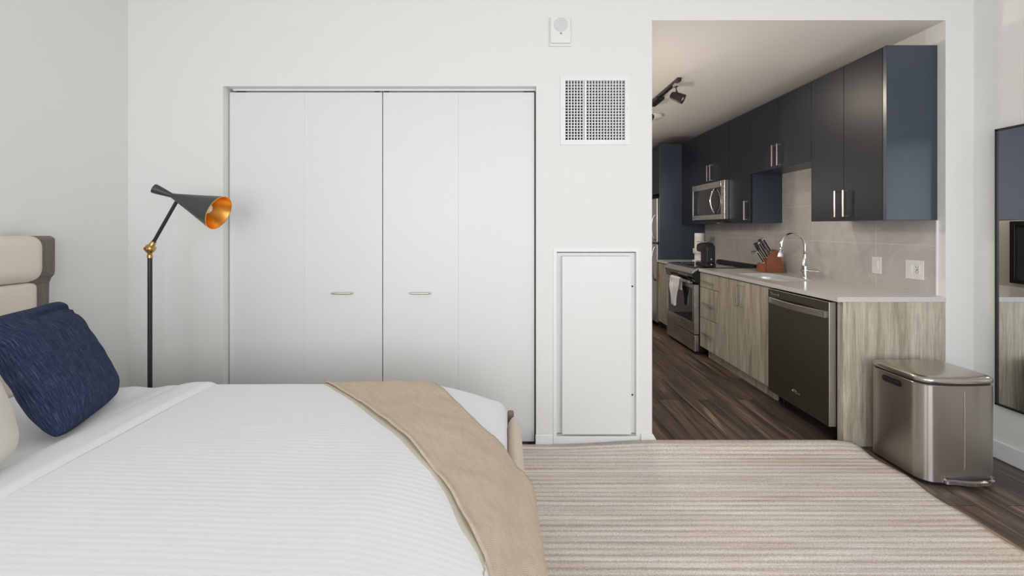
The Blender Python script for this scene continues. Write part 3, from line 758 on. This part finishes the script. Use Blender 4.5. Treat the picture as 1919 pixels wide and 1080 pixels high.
# dishwasher
dw = thing('dishwasher', (2.03, 2.85, 0), 'dark steel dishwasher under the worktop next to the oak end panel', 'dishwasher')
D0, D1 = 2.556, 3.149
bx(2.064, 2.62, D0, D1 - .002, .10, .872).build('tub', 'black', dw)
d = MB(); d.box(2.0134, 2.062, D0, D1, .097, .874)
dd = d.build('door', ['darksteel', 'steel'], dw, bevel=.003)
for p in dd.data.polygons:
    if abs(p.normal.y) > .9: p.material_index = 1
hb = MB(); rg = []
for k in range(17):
    t_ = k / 16; y = lerp(D0 + .028, D1 - .022, t_); b_ = .008 + .034 * math.sin(PI * t_) ** .8
    x = 2.0134 - b_
    rg.append([(x, y, .772), (x + .012, y, .770), (x + .012, y, .812), (x, y, .810)])
hb.loops(rg)
hb.box(2.0, 2.0134, D0 + .024, D0 + .036, .771, .811); hb.box(2.0, 2.0134, D1 - .03, D1 - .018, .771, .811)
hb.build('door_handle', 'steel', dw, auto=40)
bx(2.12, 2.6, D0 + .005, D1 - .005, .012, .1).build('kickplate', 'black', dw)
for y in (D0 + .04, D1 - .05): MB().lathe([(0, .014), (.012, .014), (.014, .006), (.1, .006)], (2.10, y, .001), (0, 0, 1), 14).build('levelling_foot', 'black', dw)
bd = MB(); bd.box(2.0118, 2.0136, 3.03, 3.12, .834, .842); bd.box(2.0118, 2.0136, 3.028, 3.036, .831, .847); bd.box(2.0118, 2.0136, 3.105, 3.121, .829, .851)
bd.build('console_badge', 'badge', dw)
def lettering(txt, parent, centre, size, mat, yaw=-PI / 2):
    cu = bpy.data.curves.new('lettering', 'FONT'); cu.body = txt; cu.size = size; cu.align_x = 'CENTER'; cu.align_y = 'CENTER'; cu.extrude = .0006; cu.shear = .18
    to = bpy.data.objects.new('lettering_source', cu); COL.objects.link(to); bpy.context.view_layer.update()
    me = bpy.data.meshes.new_from_object(to.evaluated_get(bpy.context.evaluated_depsgraph_get()))
    bpy.data.objects.remove(to); bpy.data.curves.remove(cu)
    me.transform(Matrix.Translation(Vector(centre) - Vector(parent['world'])) @ Matrix.Rotation(yaw, 4, 'Z') @ Matrix.Rotation(PI / 2, 4, 'X'))
    me.materials.clear(); me.materials.append(M[mat])
    o = bpy.data.objects.new('brand_lettering', me); COL.objects.link(o); o.parent = parent; return o
def swoosh(parent, c, w, h, mat):
    c = Vector(c); pts = [c + Vector((0, -w * math.cos(a), h * math.sin(a))) for a in [math.radians(q) for q in range(-60, 255, 15)]]
    MB().tube(pts, [.0006 + .0012 * math.sin(PI * k / (len(pts) - 1)) for k in range(len(pts))], 6).build('emblem_ring', mat, parent, auto=50)
lettering('Whirlpool', dw, (2.0130, 2.85, .195), .019, 'badge'); swoosh(dw, (2.0125, 2.862, .199), .017, .011, 'badge')

# sink cabinet and drawer cabinet
def carcass(parent, y0, y1, x0=2.062, x1=2.66):
    c = MB(); t = .016
    c.box(x0, x1, y0, y0 + t, .1, CT0 - .002); c.box(x0, x1, y1 - t, y1, .1, CT0 - .002); c.box(x0, x1, y0 + t, y1 - t, .1, .1 + t); c.box(x1 - .008, x1, y0 + t, y1 - t, .1 + t, CT0 - .002)
    c.box(x0, x0 + .01, y0 + t, y1 - t, CT0 - .03, CT0 - .002)
    c.build('carcass', 'oak', parent)
sc = thing('sink_cabinet', (2.3, 3.545, 0), 'two-door grey oak sink base cabinet between the dishwasher and the drawers', 'base cabinet')
S0, S1, SM = 3.158, 3.931, 3.545
carcass(sc, S0, S1)
for y0, y1, hy in ((S0 + .002, SM - .002, SM - .03), (SM + .002, S1 - .002, SM + .03)):
    dd = bx(XD, 2.06, y0, y1, .104, .874).build('door', 'oak', sc, bevel=.001)
    pull(dd, (XD, hy, .748), 'z')
bx(2.10, 2.115, S0 + .02, 4.245, .001, .099).build('toe_kick', 'oak', sc)
dc = thing('drawer_cabinet', (2.3, 4.12, 0), 'grey oak cabinet of three drawers next to the oven range', 'base cabinet')
R0, R1 = 3.934, 4.305
carcass(dc, R0, R1)
for z0, z1, hz in ((.104, .4085, .262), (.4135, .722, .57), (.727, .874, .795)):
    dd = bx(XD, 2.06, R0 + .0015, R1 - .001, z0, z1).build('drawer', 'oak', dc, bevel=.001)
    pull(dd, (XD, (R0 + R1) / 2 + .0, hz), 'y', .19, .03, .0045)
# worktop with the sink cut out
SX0, SX1, SY0, SY1 = 2.150, 2.470, 3.24, 3.84
wt = MB(); bm = wt.bm
outer = [(XF, W0 - .004), (KX1 - .001, W0 - .004), (KX1 - .001, 4.309), (XF + .012, 4.309), (XF, 4.297)]
inner = rrect(SX0, SX1, SY0, SY1, [.09, .05, .05, .09], 8)
eds = []
for loop in (outer, inner):
    vs = [bm.verts.new((x, y, CT1)) for x, y in loop]
    eds += [bm.edges.new((vs[i], vs[(i + 1) % len(vs)])) for i in range(len(vs))]
bmesh.ops.triangle_fill(bm, use_beauty=True, use_dissolve=False, edges=eds)
ext = bmesh.ops.extrude_face_region(bm, geom=bm.faces[:])
for e in ext['geom']:
    if isinstance(e, bmesh.types.BMVert): e.co.z = CT0
tag(wt.build('worktop', 'quartz', None), 'long pale quartz worktop over the dishwasher, sink cabinet and drawers', 'worktop')
sk = thing('sink', ((SX0 + SX1) / 2, (SY0 + SY1) / 2, .70), 'undermounted steel sink basin set in the pale worktop', 'sink')
def inn(e, z): return [((x - 2.31) * (1 - e / .16) + 2.31, (y - 3.54) * (1 - e / .3) + 3.54, z) for x, y in inner]
MB().loops([inn(-.02, CT0 - .0015), inn(.0, CT0 - .0015), inn(.004, .86), inn(.012, .72), inn(.03, .70), inn(.11, .695)], cap0=False).build('basin', 'sinksteel', sk, auto=50, fix=False)
MB().lathe([(0, .04), (.002, .04), (.004, .034), (.001, .012)], (2.31, 3.54, .696), (0, 0, 1), 24).build('drain', 'chrome', sk, auto=40)
# faucet
FY, FX = 3.47, 2.53
fa = thing('faucet', (FX, FY, CT1), 'chrome gooseneck kitchen faucet behind the sink', 'faucet')
MB().lathe([(0, .030), (.006, .030), (.008, .0205), (.10, .0205), (.102, .019), (.19, .014), (.20, .0125)], (FX, FY, CT1 + .0005), (0, 0, 1), 28).build('body', 'chrome', fa, auto=35)
R = .100; zc = 1.187
path = [(FX, FY, 1.10), (FX, FY, 1.15)] + [(FX - R + R * math.cos(a), FY, zc + R * math.sin(a)) for a in [math.radians(q) for q in range(0, 196, 8)]]
a = math.radians(192); px, pz = path[-1][0], path[-1][2]
MB().tube(path, .0115, 16).build('gooseneck', 'chrome', fa, smooth=True)
MB().lathe([(0, .0125), (.012, .0135), (.016, .0165), (.055, .0185), (.075, .022), (.078, .019)], (px, FY, pz), (-.16, 0, -1), 24).build('spray_head', 'chrome', fa, auto=40)
lv = MB(); lv.lathe([(0, .012), (.02, .012), (.024, .010), (.03, .0085), (.08, .0065), (.085, .003)], (FX + .005, FY - .018, CT1 + .062), (.55, -.82, .02), 16); lv.build('lever', 'chrome', fa, auto=40)
lv = MB(); lv.lathe([(-.03, .0115), (.03, .0115)], (FX, FY, CT1 + .062), (1, 0, 0), 18); lv.build('valve_collar', 'chrome', fa, auto=40)

# ---- range
R0, R1 = 4.313, 5.068
rg_ = thing('oven_range', (2.3, 4.69, 0), 'steel slide-in oven range with black glass cooktop and a towel on its bar', 'oven range')
bx(2.036, 2.655, R0, R1, .03, .905).build('body', 'black', rg_, bevel=.002)
dr = bx(1.99, 2.034, R0 + .004, R1 - .004, .035, .208).build('storage_drawer', 'steelh', rg_, bevel=.004)
od = MB(); x0, x1 = 1.987, 2.034; z0, z1, w0, w1, y0, y1 = .218, .738, .335, .698, R0 + .055, R1 - .055
od.box(x0, x1, R0 + .004, y0, z0, z1); od.box(x0, x1, y1, R1 - .004, z0, z1); od.box(x0, x1, y0, y1, z0, w0); od.box(x0, x1, y0, y1, w1, z1)
od_ = od.build('oven_door', 'steelh', rg_, bevel=.0015)
bx(1.992, 2.03, y0, y1, w0, w1).build('oven_window', 'ovenglass', od_)
hh = MB(); hh.obox((1.945, 4.69, .766), (.010, 0, 0), (0, .345, 0), (0, 0, .014))
for y in (R0 + .06, R1 - .06): hh.obox((1.967, y, .757), (.022, 0, 0), (0, .012, 0), (0, 0, .010))
hh.build('oven_handle', 'steelh', od_, bevel=.004, seg=3)
swoosh(od_, (1.986, 4.69, .277), .016, .009, 'badge')
bx(1.984, 1.9866, 4.665, 4.715, .274, .279).build('emblem_bar', 'badge', od_)
cp = MB(); cp.prism([(2.036, .745), (1.995, .765), (1.965, .850), (2.036, .905)], 'y', R0 + .001, R1 - .001); cp.build('control_panel', 'blackgloss', rg_, bevel=.002)
cp = MB(); cp.prism([(2.036, .9055), (1.960, .852), (1.956, .862), (1.995, .905), (2.036, .921)], 'y', R0 - .002, R1 + .002); cp.build('front_trim', 'steelh', rg_, bevel=.002)
bx(2.036, 2.60, R0, R1, .9055, .9195).build('cooktop', 'blackgloss', rg_, bevel=.002)
bk = MB(); bk.prism([(2.595, .9055), (2.66, .9055), (2.66, .945), (2.64, .953), (2.61, .950), (2.598, .935)], 'y', R0, R1); bk.build('rear_vent_trim', 'black', rg_, bevel=.004)
for (x, y, rr) in ((2.16, 4.50, .09), (2.42, 4.50, .07), (2.16, 4.88, .075), (2.42, 4.88, .095)):
    MB().lathe([(0, rr), (.0004, rr), (.0004, rr - .003), (0, rr - .003)], (x, y, .9196), (0, 0, 1), 40, cap0=False, cap1=False).build('burner_ring', 'greyplastic', rg_)
# towel over the bar
def tow(a, b):
    # b: 0 = back hem, goes up over the bar, down the front; a: across
    s = b * .46; yy = (a - .5)
    if s < .12: x = 1.958; z = .766 - .12 + s
    elif s < .16:
        q = (s - .12) / .04 * PI; x = 1.945 + .0125 * math.cos(q); z = .768 + .0165 * math.sin(q)
    else: x = 1.932; z = .768 - (s - .16)
    d = max(0, .766 - z) / .30
    wd = lerp(.25, .085, sstep(0, .9, d)) if s >= .16 else .25
    x += (.011 * math.cos(a * PI * 7) * sstep(.0, .35, d) - .012 * sstep(0, .4, d)) * (1 if s > .16 else 0)
    z -= (.012 * math.sin(a * PI * 5) * sstep(.8, 1, d)) if s > .16 else 0
    return Vector((x, 4.685 + yy * wd, z))
tw = MB().grid(tow, 40, 46).build('kitchen_towel', 'towel', None, smooth=True, solid=.004)
tag(tw, 'white towel hanging gathered from the oven door bar', 'towel')

# coffee maker on the cooktop's near corner, back towards the camera
CZ = .9215
cm = thing('coffee_maker', (2.165, 4.45, CZ), 'slim black pod coffee maker standing on the range near the worktop', 'coffee maker')
K0 = 4.33
def cbox(nm, x0, x1, y0, y1, z0, z1, mat, bev=.008): return bx(x0, x1, y0, y1, z0, z1).build(nm, mat, cm, bevel=bev, seg=3)
cbox('column', 2.112, 2.222, K0 + .022, K0 + .12, CZ + .0, 1.155, 'black', .014)
cbox('water_tank', 2.120, 2.214, K0, K0 + .024, CZ + .045, 1.145, 'blackmetal', .010)
cbox('base', 2.114, 2.220, K0 + .0, K0 + .24, CZ, CZ + .04, 'black', .008)
hd = MB(); hd.prism([(K0 + .08, 1.07), (K0 + .21, 1.08), (K0 + .225, 1.11), (K0 + .215, 1.16), (K0 + .14, 1.178), (K0 + .05, 1.172), (K0 + .045, 1.10)], 'x', 2.115, 2.219); hd.build('brew_head', 'black', cm, bevel=.01, seg=3)
lv = MB(); lv.obox((2.16, K0 + .15, 1.186), (.04, 0, 0), (0, .075, -.0), (0, 0, .005)); lv.build('chrome_lever', 'chrome', cm, bevel=.003)
cbox('drip_tray', 2.122, 2.212, K0 + .13, K0 + .237, CZ + .041, CZ + .056, 'steelh', .004)
for z in (.945, 1.0): bx(2.165, 2.177, K0 - .003, K0 + .004, z, z + .014).build('indicator_plate', 'badge', cm, bevel=.002)

# knife block and knives
kb = thing('knife_block', (2.57, 3.94, CT1), 'reddish wood knife block full of knives on the worktop', 'knife block')
B0, B1 = 3.885, 3.990
MB().prism([(2.475, CT1), (2.655, CT1 + .004), (2.655, CT1 + .012), (2.578, 1.128), (2.545, 1.133), (2.510, 1.09), (2.474, 1.015)], 'y', B0, B1).build('block', 'knifewood', kb, bevel=.003)
MB().prism([(2.440, CT1), (2.4745, CT1), (2.4735, 1.012), (2.440, .990)], 'y', B0 + .012, B1 - .0).build('steak_knife_tier', 'knifewood', kb, bevel=.002)
dirk = Vector((-.53, 0, .85)).normalized()
def knife(base, ln, wd, th, group, label, tilt=0.0):
    d = (dirk + Vector((0, tilt, 0))).normalized(); s = Vector((0, 1, 0)); n = d.cross(s).normalized()
    r = thing('knife', base, label, 'knife', group); b = Vector(base)
    h = MB(); h.obox(b + d * (.012 + ln * .45), d * (ln * .45), n * wd, s * th); h.build('handle', 'black', r, bevel=.003, seg=2)
    c = MB(); c.obox(b + d * (.012 + ln * .95), d * (ln * .05), n * wd * 1.05, s * th * 1.05); c.obox(b + d * .006, d * .007, n * wd * 1.05, s * th * 1.05)
    for k in (-1, 1): c.obox(b + d * (.012 + ln * .45) + n * wd * k, d * (ln * .45), n * .0022, s * th * 1.1)
    c.build('steel_bolster', 'chrome', r, bevel=.001)
big = [((2.494, B0 + .020, 1.052), .165), ((2.494, B0 + .052, 1.052), .155), ((2.494, B0 + .084, 1.052), .15), ((2.524, B0 + .020, 1.104), .145), ((2.524, B0 + .052, 1.104), .135), ((2.524, B0 + .084, 1.104), .13)]
for bs, ln in big: knife(bs, ln, .0105, .0075, 'large knives in the block', 'black and steel handled knife in the upper slots of the wood block')
for k in range(6):
    knife((2.457, B0 + .022 + k * .0145, 1.0005), .12, .0085, .0055, 'steak knives in the block', 'small steel-edged steak knife in the low front tier of the block')

# narrow cabinet and short worktop beyond the range
N0, N1 = 5.073, 5.503
nc = thing('narrow_cabinet', (2.3, 5.29, 0), 'narrow grey oak base cabinet between the range and the tall navy panel', 'base cabinet')
carcass(nc, N0, N1); dd = bx(XD, 2.06, N0 + .002, N1 - .002, .104, .874).build('door', 'oak', nc, bevel=.001); pull(dd, (XD, N1 - .05, .75), 'z')
bx(2.10, 2.115, N0, N1, .001, .099).build('toe_kick', 'teal', nc)
tag(bx(XF, KX1 - .001, N0 - .001, N1, CT0, CT1).build('worktop', 'quartz', None, bevel=.002), 'short far piece of pale worktop beside the tall navy panel', 'worktop')
# paper towels
TX, TY = 2.475, 5.24
pt = thing('paper_towel_holder', (TX, TY, CT1), 'white paper towel roll on a stand by the tall navy panel', 'paper towel holder')
MB().lathe([(0, .082), (.008, .082), (.014, .075), (.014, .01)], (TX, TY, CT1 + .0005), (0, 0, 1), 32, cap1=True).build('stand_base', 'plastic', pt, auto=40)
MB().lathe([(.015, .058), (.015, .058), (.30, .058), (.302, .056), (.302, .02)], (TX, TY, CT1), (0, 0, 1), 40).build('paper_roll', 'paper', pt, auto=40)
MB().lathe([(.303, .057), (.357, .057), (.359, .05)], (TX, TY, CT1), (0, 0, 1), 40).build('roll_cap', 'plastic', pt, auto=40)
MB().lathe([(.10, .0595), (.10, .074), (.103, .076), (.16, .076), (.163, .074), (.163, .0595)], (TX, TY, CT1), (0, 0, 1), 40, cap0=False, cap1=False).build('holder_band', 'greyplastic', pt, auto=40)

# ---- tall panel, fridge and cabinet over it
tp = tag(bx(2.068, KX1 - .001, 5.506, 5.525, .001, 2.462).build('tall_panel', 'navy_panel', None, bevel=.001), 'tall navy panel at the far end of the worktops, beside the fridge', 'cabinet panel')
fr = thing('refrigerator', (2.36, 5.95, 0), 'steel top-freezer refrigerator at the far end behind the tall navy panel', 'refrigerator')
bx(2.092, 2.66, 5.555, 6.33, .03, 1.735).build('body', 'black', fr, bevel=.003)
for nm, z0, z1 in (('fridge_door', .06, 1.118), ('freezer_door', 1.142, 1.74)):
    dd = bx(2.043, 2.09, 5.548, 6.335, z0, z1).build(nm, 'steel', fr, bevel=.008, seg=3)
    a, b2 = (.62, 1.09) if z0 < .5 else (1.17, 1.52)
    hp = [(2.043 - .05 * math.sin(PI * min(1, max(0, k / 14))) ** .55, 5.60, lerp(a, b2, k / 14)) for k in range(15)]
    MB().tube(hp, .011, 10).build('door_handle', 'steelh', dd, smooth=True)
bx(2.06, 2.64, 5.56, 6.32, 1.118, 1.142).build('door_gap_hinge', 'black', fr)
oc = thing('fridge_top_cabinet', (2.37, 5.93, 1.80), 'dark navy cabinet above the refrigerator', 'wall cabinet')
bx(2.09, KX1 - .0003, 5.5252, 6.34, 1.80, 2.462).build('carcass', 'navy', oc)
bx(2.16, KX1 - .0003, 5.5252, 6.34, 1.7402, 1.7998).build('gap_shade_strip', 'dark', oc)  # black strip stands in for the shade in the gap above the fridge
for y0, y1 in ((5.53, 5.932), (5.936, 6.338)): bx(2.07, 2.088, y0, y1, 1.803, 2.460).build('door', 'navy', oc, bevel=.001)

# ---- upper cabinets
XU, UT, UB = 2.367, 2.470, 1.385
def upper(label, y0, y1, z0, doors, endpanel=False, z1=UT):
    r = thing('wall_cabinet', ((XU + KX1) / 2, (y0 + y1) / 2, z0), label, 'wall cabinet', None)
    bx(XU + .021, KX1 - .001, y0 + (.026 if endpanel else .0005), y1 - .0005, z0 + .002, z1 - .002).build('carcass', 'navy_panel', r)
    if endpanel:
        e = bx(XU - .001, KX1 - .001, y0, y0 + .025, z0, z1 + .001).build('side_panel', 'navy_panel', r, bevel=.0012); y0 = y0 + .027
    for d0, d1, hy, hz in doors:
        dd = bx(XU, XU + .019, (d0 if d0 is not None else y0) + .0015, (d1 if d1 is not None else y1) - .0015, z0, z1).build('door', 'navy', r, bevel=.001)
        if hy is not None: pull(dd, (XU, hy, hz), 'z')
    return r
upper('tall two-door navy wall cabinet nearest the bedroom, above the outlets', 2.550, 3.181, UB, [(None, 2.875, 2.875 - .036, 1.505), (2.875, 3.181, 2.875 + .036, 1.505)], True)
upper('short two-door navy wall cabinet hung above the sink', 3.182, 3.968, 1.858, [(None, 3.566, 3.566 - .034, 1.968), (3.566, None, 3.566 + .034, 1.968)])
upper('single-door navy wall cabinet between the microwave and the sink cabinet', 3.969, 4.346, UB, [(None, None, 4.02, 1.508)])
upper('short two-door navy wall cabinet directly over the microwave', 4.347, 5.107, 1.852, [(None, 4.728, 4.728 - .034, 1.968), (4.728, None, 4.728 + .034, 1.968)])
upper('narrow navy wall cabinet at the far end against the tall panel', 5.108, 5.504, UB, [(None, None, None, None)])
# microwave
mw = thing('microwave', (2.5, 4.73, 1.40), 'steel over-the-range microwave with bowed handle under the short navy cabinet', 'microwave')
Q0, Q1 = 4.352, 5.102
bx(2.37, 2.66, Q0, Q1, 1.405, 1.850).build('body', 'black', mw, bevel=.002)
mf = MB(); x0, x1 = 2.321, 2.368
mf.box(x0, x1, Q0, Q0 + .075, 1.43, 1.849); mf.box(x0, x1, Q1 - .02, Q1, 1.43, 1.849); mf.box(x0, x1, Q0 + .075, Q1 - .02, 1.782, 1.849); mf.box(x0, x1, Q0 + .075, Q1 - .02, 1.43, 1.486)
mf.build('front_frame', 'steelh', mw, bevel=.003)
bx(2.325, 2.365, Q0 + .0755, Q0 + .19, 1.4865, 1.7815).build('control_strip', 'blackgloss', mw)
bx(2.325, 2.365, Q0 + .191, Q1 - .0205, 1.4865, 1.7815).build('door_glass', 'ovenglass', mw)
hp = [(2.322 - .052 * math.sin(PI * k / 16) ** .8, Q0 + .20, lerp(1.492, 1.778, k / 16)) for k in range(17)]
MB().tube(hp, .0085, 10).build('door_handle', 'chrome', mw, smooth=True)
swoosh(mw, (2.320, 4.73, 1.815), .016, .009, 'slot')
bx(2.33, 2.60, Q0 + .03, Q1 - .05, 1.393, 1.4048).build('vent_grease_filter', 'black', mw)
MB().lathe([(0, .02), (.006, .018)], (2.36, 4.55, 1.3925), (0, 0, -1), 16).build('task_light', 'plastic', mw)

# ---- switch and outlet plates on the tile
TXW = KX1 - .0085
sw = thing('light_switch', (TXW, 2.955, 1.005), 'single white rocker switch plate on the tile, nearer the sink', 'light switch')
bx(TXW - .006, TXW, 2.918, 2.992, 1.008, 1.130).build('plate', 'plastic', sw, bevel=.002)
bx(TXW - .0085, TXW - .005, 2.940, 2.970, 1.036, 1.102).build('rocker', 'trim', sw, bevel=.002)
MB().prism([(TXW - .0085, 1.05), (TXW - .0125, 1.096), (TXW - .0085, 1.098)], 'y', 2.944, 2.966).build('rocker_face', 'plastic', sw)
ot = thing('outlet_plate', (TXW, 2.68, 1.0), 'double white plate with rocker switch and power outlet nearest the opening', 'outlet')
bx(TXW - .006, TXW, 2.622, 2.742, 1.0, 1.126).build('plate', 'plastic', ot, bevel=.002)
bx(TXW - .0085, TXW - .005, 2.692, 2.722, 1.03, 1.096).build('rocker', 'trim', ot, bevel=.002)
MB().prism([(TXW - .0085, 1.044), (TXW - .012, 1.09), (TXW - .0085, 1.092)], 'y', 2.696, 2.718).build('rocker_face', 'plastic', ot)
so = bx(TXW - .0085, TXW - .005, 2.644, 2.676, 1.03, 1.096).build('socket', 'trim', ot, bevel=.001)
s_ = MB()
for z in (1.046, 1.078):
    s_.box(TXW - .0090, TXW - .0082, 2.6515, 2.6535, z, z + .010); s_.box(TXW - .0090, TXW - .0082, 2.6655, 2.6685, z, z + .010); s_.box(TXW - .0090, TXW - .0082, 2.6575, 2.6625, z - .006, z - .002)
s_.box(TXW - .0090, TXW - .0082, 2.653, 2.667, 1.0605, 1.0655)
s_.build('socket_slots', 'slot', so)

# ---- ceiling fittings in the kitchen
tr = thing('track_light', (1.46, 4.2, KZ), 'black track light with spot heads on the kitchen ceiling', 'track light')
bx(1.445, 1.479, 3.45, 5.1, KZ - .03, KZ - .001).build('rail', 'blackmetal', tr, bevel=.002)
bx(1.425, 1.497, 3.86, 4.10, KZ - .056, KZ - .030).build('power_feed', 'blackmetal', tr, bevel=.004)
for y, dx in ((3.52, (.62, -.42, -.42)), (4.22, (-.5, -.3, -.5))):
    hd = MB(); hd.box(1.445, 1.479, y - .03, y + .03, KZ - .056, KZ - .030); hd.build('adapter', 'nickel', tr, bevel=.003)
    c = Vector((1.475, y, KZ - .145)); d = Vector(dx).normalized(); s = d.cross(Vector((0, 0, 1))).normalized()
    yk = MB()
    for k in (-1, 1): yk.tube([(1.462, y, KZ - .056), (1.465, y, KZ - .08), c + s * .042 * k + Vector((0, 0, .03)), c + s * .042 * k], .0045, 8)
    yk.build('yoke', 'blackmetal', tr, auto=50)
    sp = MB().lathe([(-.06, .024), (-.055, .030), (-.03, .036), (.04, .040), (.055, .040), (.055, .034), (.035, .030)], c, d, 28).build('spot_head', 'blackmetal', tr, auto=35)
    MB().lathe([(0, .030), (.002, .029)], c + d * .036, d, 24).build('lens', 'lens', sp)
MB().lathe([(0, .095), (.03, .092), (.036, .08), (.04, .0)], (1.665, 4.62, KZ - .0005), (0, 0, -1), 36, cap1=False).build('smoke_detector', 'plastic', None, auto=40)
tag(bpy.data.objects['smoke_detector'], 'round white detector on the kitchen ceiling, just past the track light', 'smoke detector')
for gy, where in ((3.05, 'nearer the bedroom'), (4.75, 'farther down the kitchen')):  # two globe lamps added on the unseen wall to brighten the kitchen
    gl = thing('globe_fill_light', (KX0 + .0005, gy, 1.66), 'added white globe fill light on the hidden kitchen side wall, ' + where, 'fill light')
    MB().lathe([(0, .05), (.012, .05), (.018, .04), (.018, .01)], (KX0 + .0005, gy, 1.75), (1, 0, 0), 28).build('wall_plate', 'blackmetal', gl, auto=40)
    MB().lathe([(.014, .009), (.045, .009)], (KX0, gy, 1.75), (1, 0, 0), 12).build('arm', 'blackmetal', gl)
    MB().lathe([(.105 - .065 * math.cos(PI * k / 20), .065 * math.sin(PI * k / 20)) for k in range(21)], (KX0, gy, 1.75), (1, 0, 0), 32).build('globe', 'globe', gl, smooth=True)
# framed dark panel on the kitchen's left wall; the photo shows it only in the mirror
pf = thing('picture_frame', (KX0, 3.55, .82), 'dark framed panel on the kitchen side wall, seen only in the tall mirror', 'picture frame')
f = MB()
for q in ((3.2, 3.24, .82, 1.40), (3.83, 3.87, .82, 1.40), (3.24, 3.83, .82, .86), (3.24, 3.83, 1.36, 1.40)): f.box(KX0 + .0005, KX0 + .03, *q)
f.build('frame', 'blackmetal', pf, bevel=.004); bx(KX0 + .0005, KX0 + .018, 3.24, 3.83, .86, 1.36).build('picture', 'art', pf)

# ================================================================== LIGHT
wd = bpy.data.worlds.new('World'); S.world = wd; wd.use_nodes = True
bg = wd.node_tree.nodes['Background']; bg.inputs['Color'].default_value = (.80, .88, 1.0, 1); bg.inputs['Strength'].default_value = 1.2
def area(name, loc, rot, sx, sy, power, col):
    l = bpy.data.lights.new(name, 'AREA'); l.shape = 'RECTANGLE'; l.size = sx; l.size_y = sy; l.energy = power; l.color = col
    o = bpy.data.objects.new(name, l); COL.objects.link(o); o.location = loc; o.rotation_euler = rot; return o
for k, (a, b) in enumerate(wins):
    area('daylight', ((a + b) / 2, BACKY - .12, (WZ0 + WZ1) / 2), (PI / 2, 0, 0), b - a, WZ1 - WZ0, (45, 62)[k], (.965, .985, 1.0))
for y, dx in ((3.52, (.62, -.42, -.42)), (4.22, (-.5, -.3, -.5)), (4.9, (.4, .2, -.7))):  # last spot has no head on the rail, added as kitchen fill
    l = bpy.data.lights.new('track_and_fill_spot', 'SPOT'); l.energy = 22; l.spot_size = math.radians(95); l.spot_blend = .8; l.color = (1, .86, .68); l.shadow_soft_size = .03
    o = bpy.data.objects.new('track_and_fill_spot', l); COL.objects.link(o); d = Vector(dx).normalized()
    o.location = Vector((1.475, y, KZ - .145)) + d * .06; o.rotation_euler = d.to_track_quat('-Z', 'Y').to_euler()

# ================================================================== CAMERA
cd = bpy.data.cameras.new('camera'); co = bpy.data.objects.new('camera', cd); COL.objects.link(co)
co.location = (0, 0, H); co.rotation_euler = (PI / 2, 0, 0)
cd.sensor_width = 36; cd.lens = F / 1919 * 36; cd.shift_x = (959.5 - VX) / 1919; cd.shift_y = -(540 - VY) / 1919
cd.clip_start = .02
S.camera = co
for o in COL.objects:
    if 'world' in o.keys(): del o['world']
vs = S.view_settings
S.display_settings.display_device = 'sRGB'
vs.view_transform = 'Standard'; vs.look = 'None'; vs.gamma = 1; vs.use_curve_mapping = False; vs.exposure = 0.0
S.cycles.max_bounces = 10; S.cycles.diffuse_bounces = 6; S.cycles.use_denoising = True
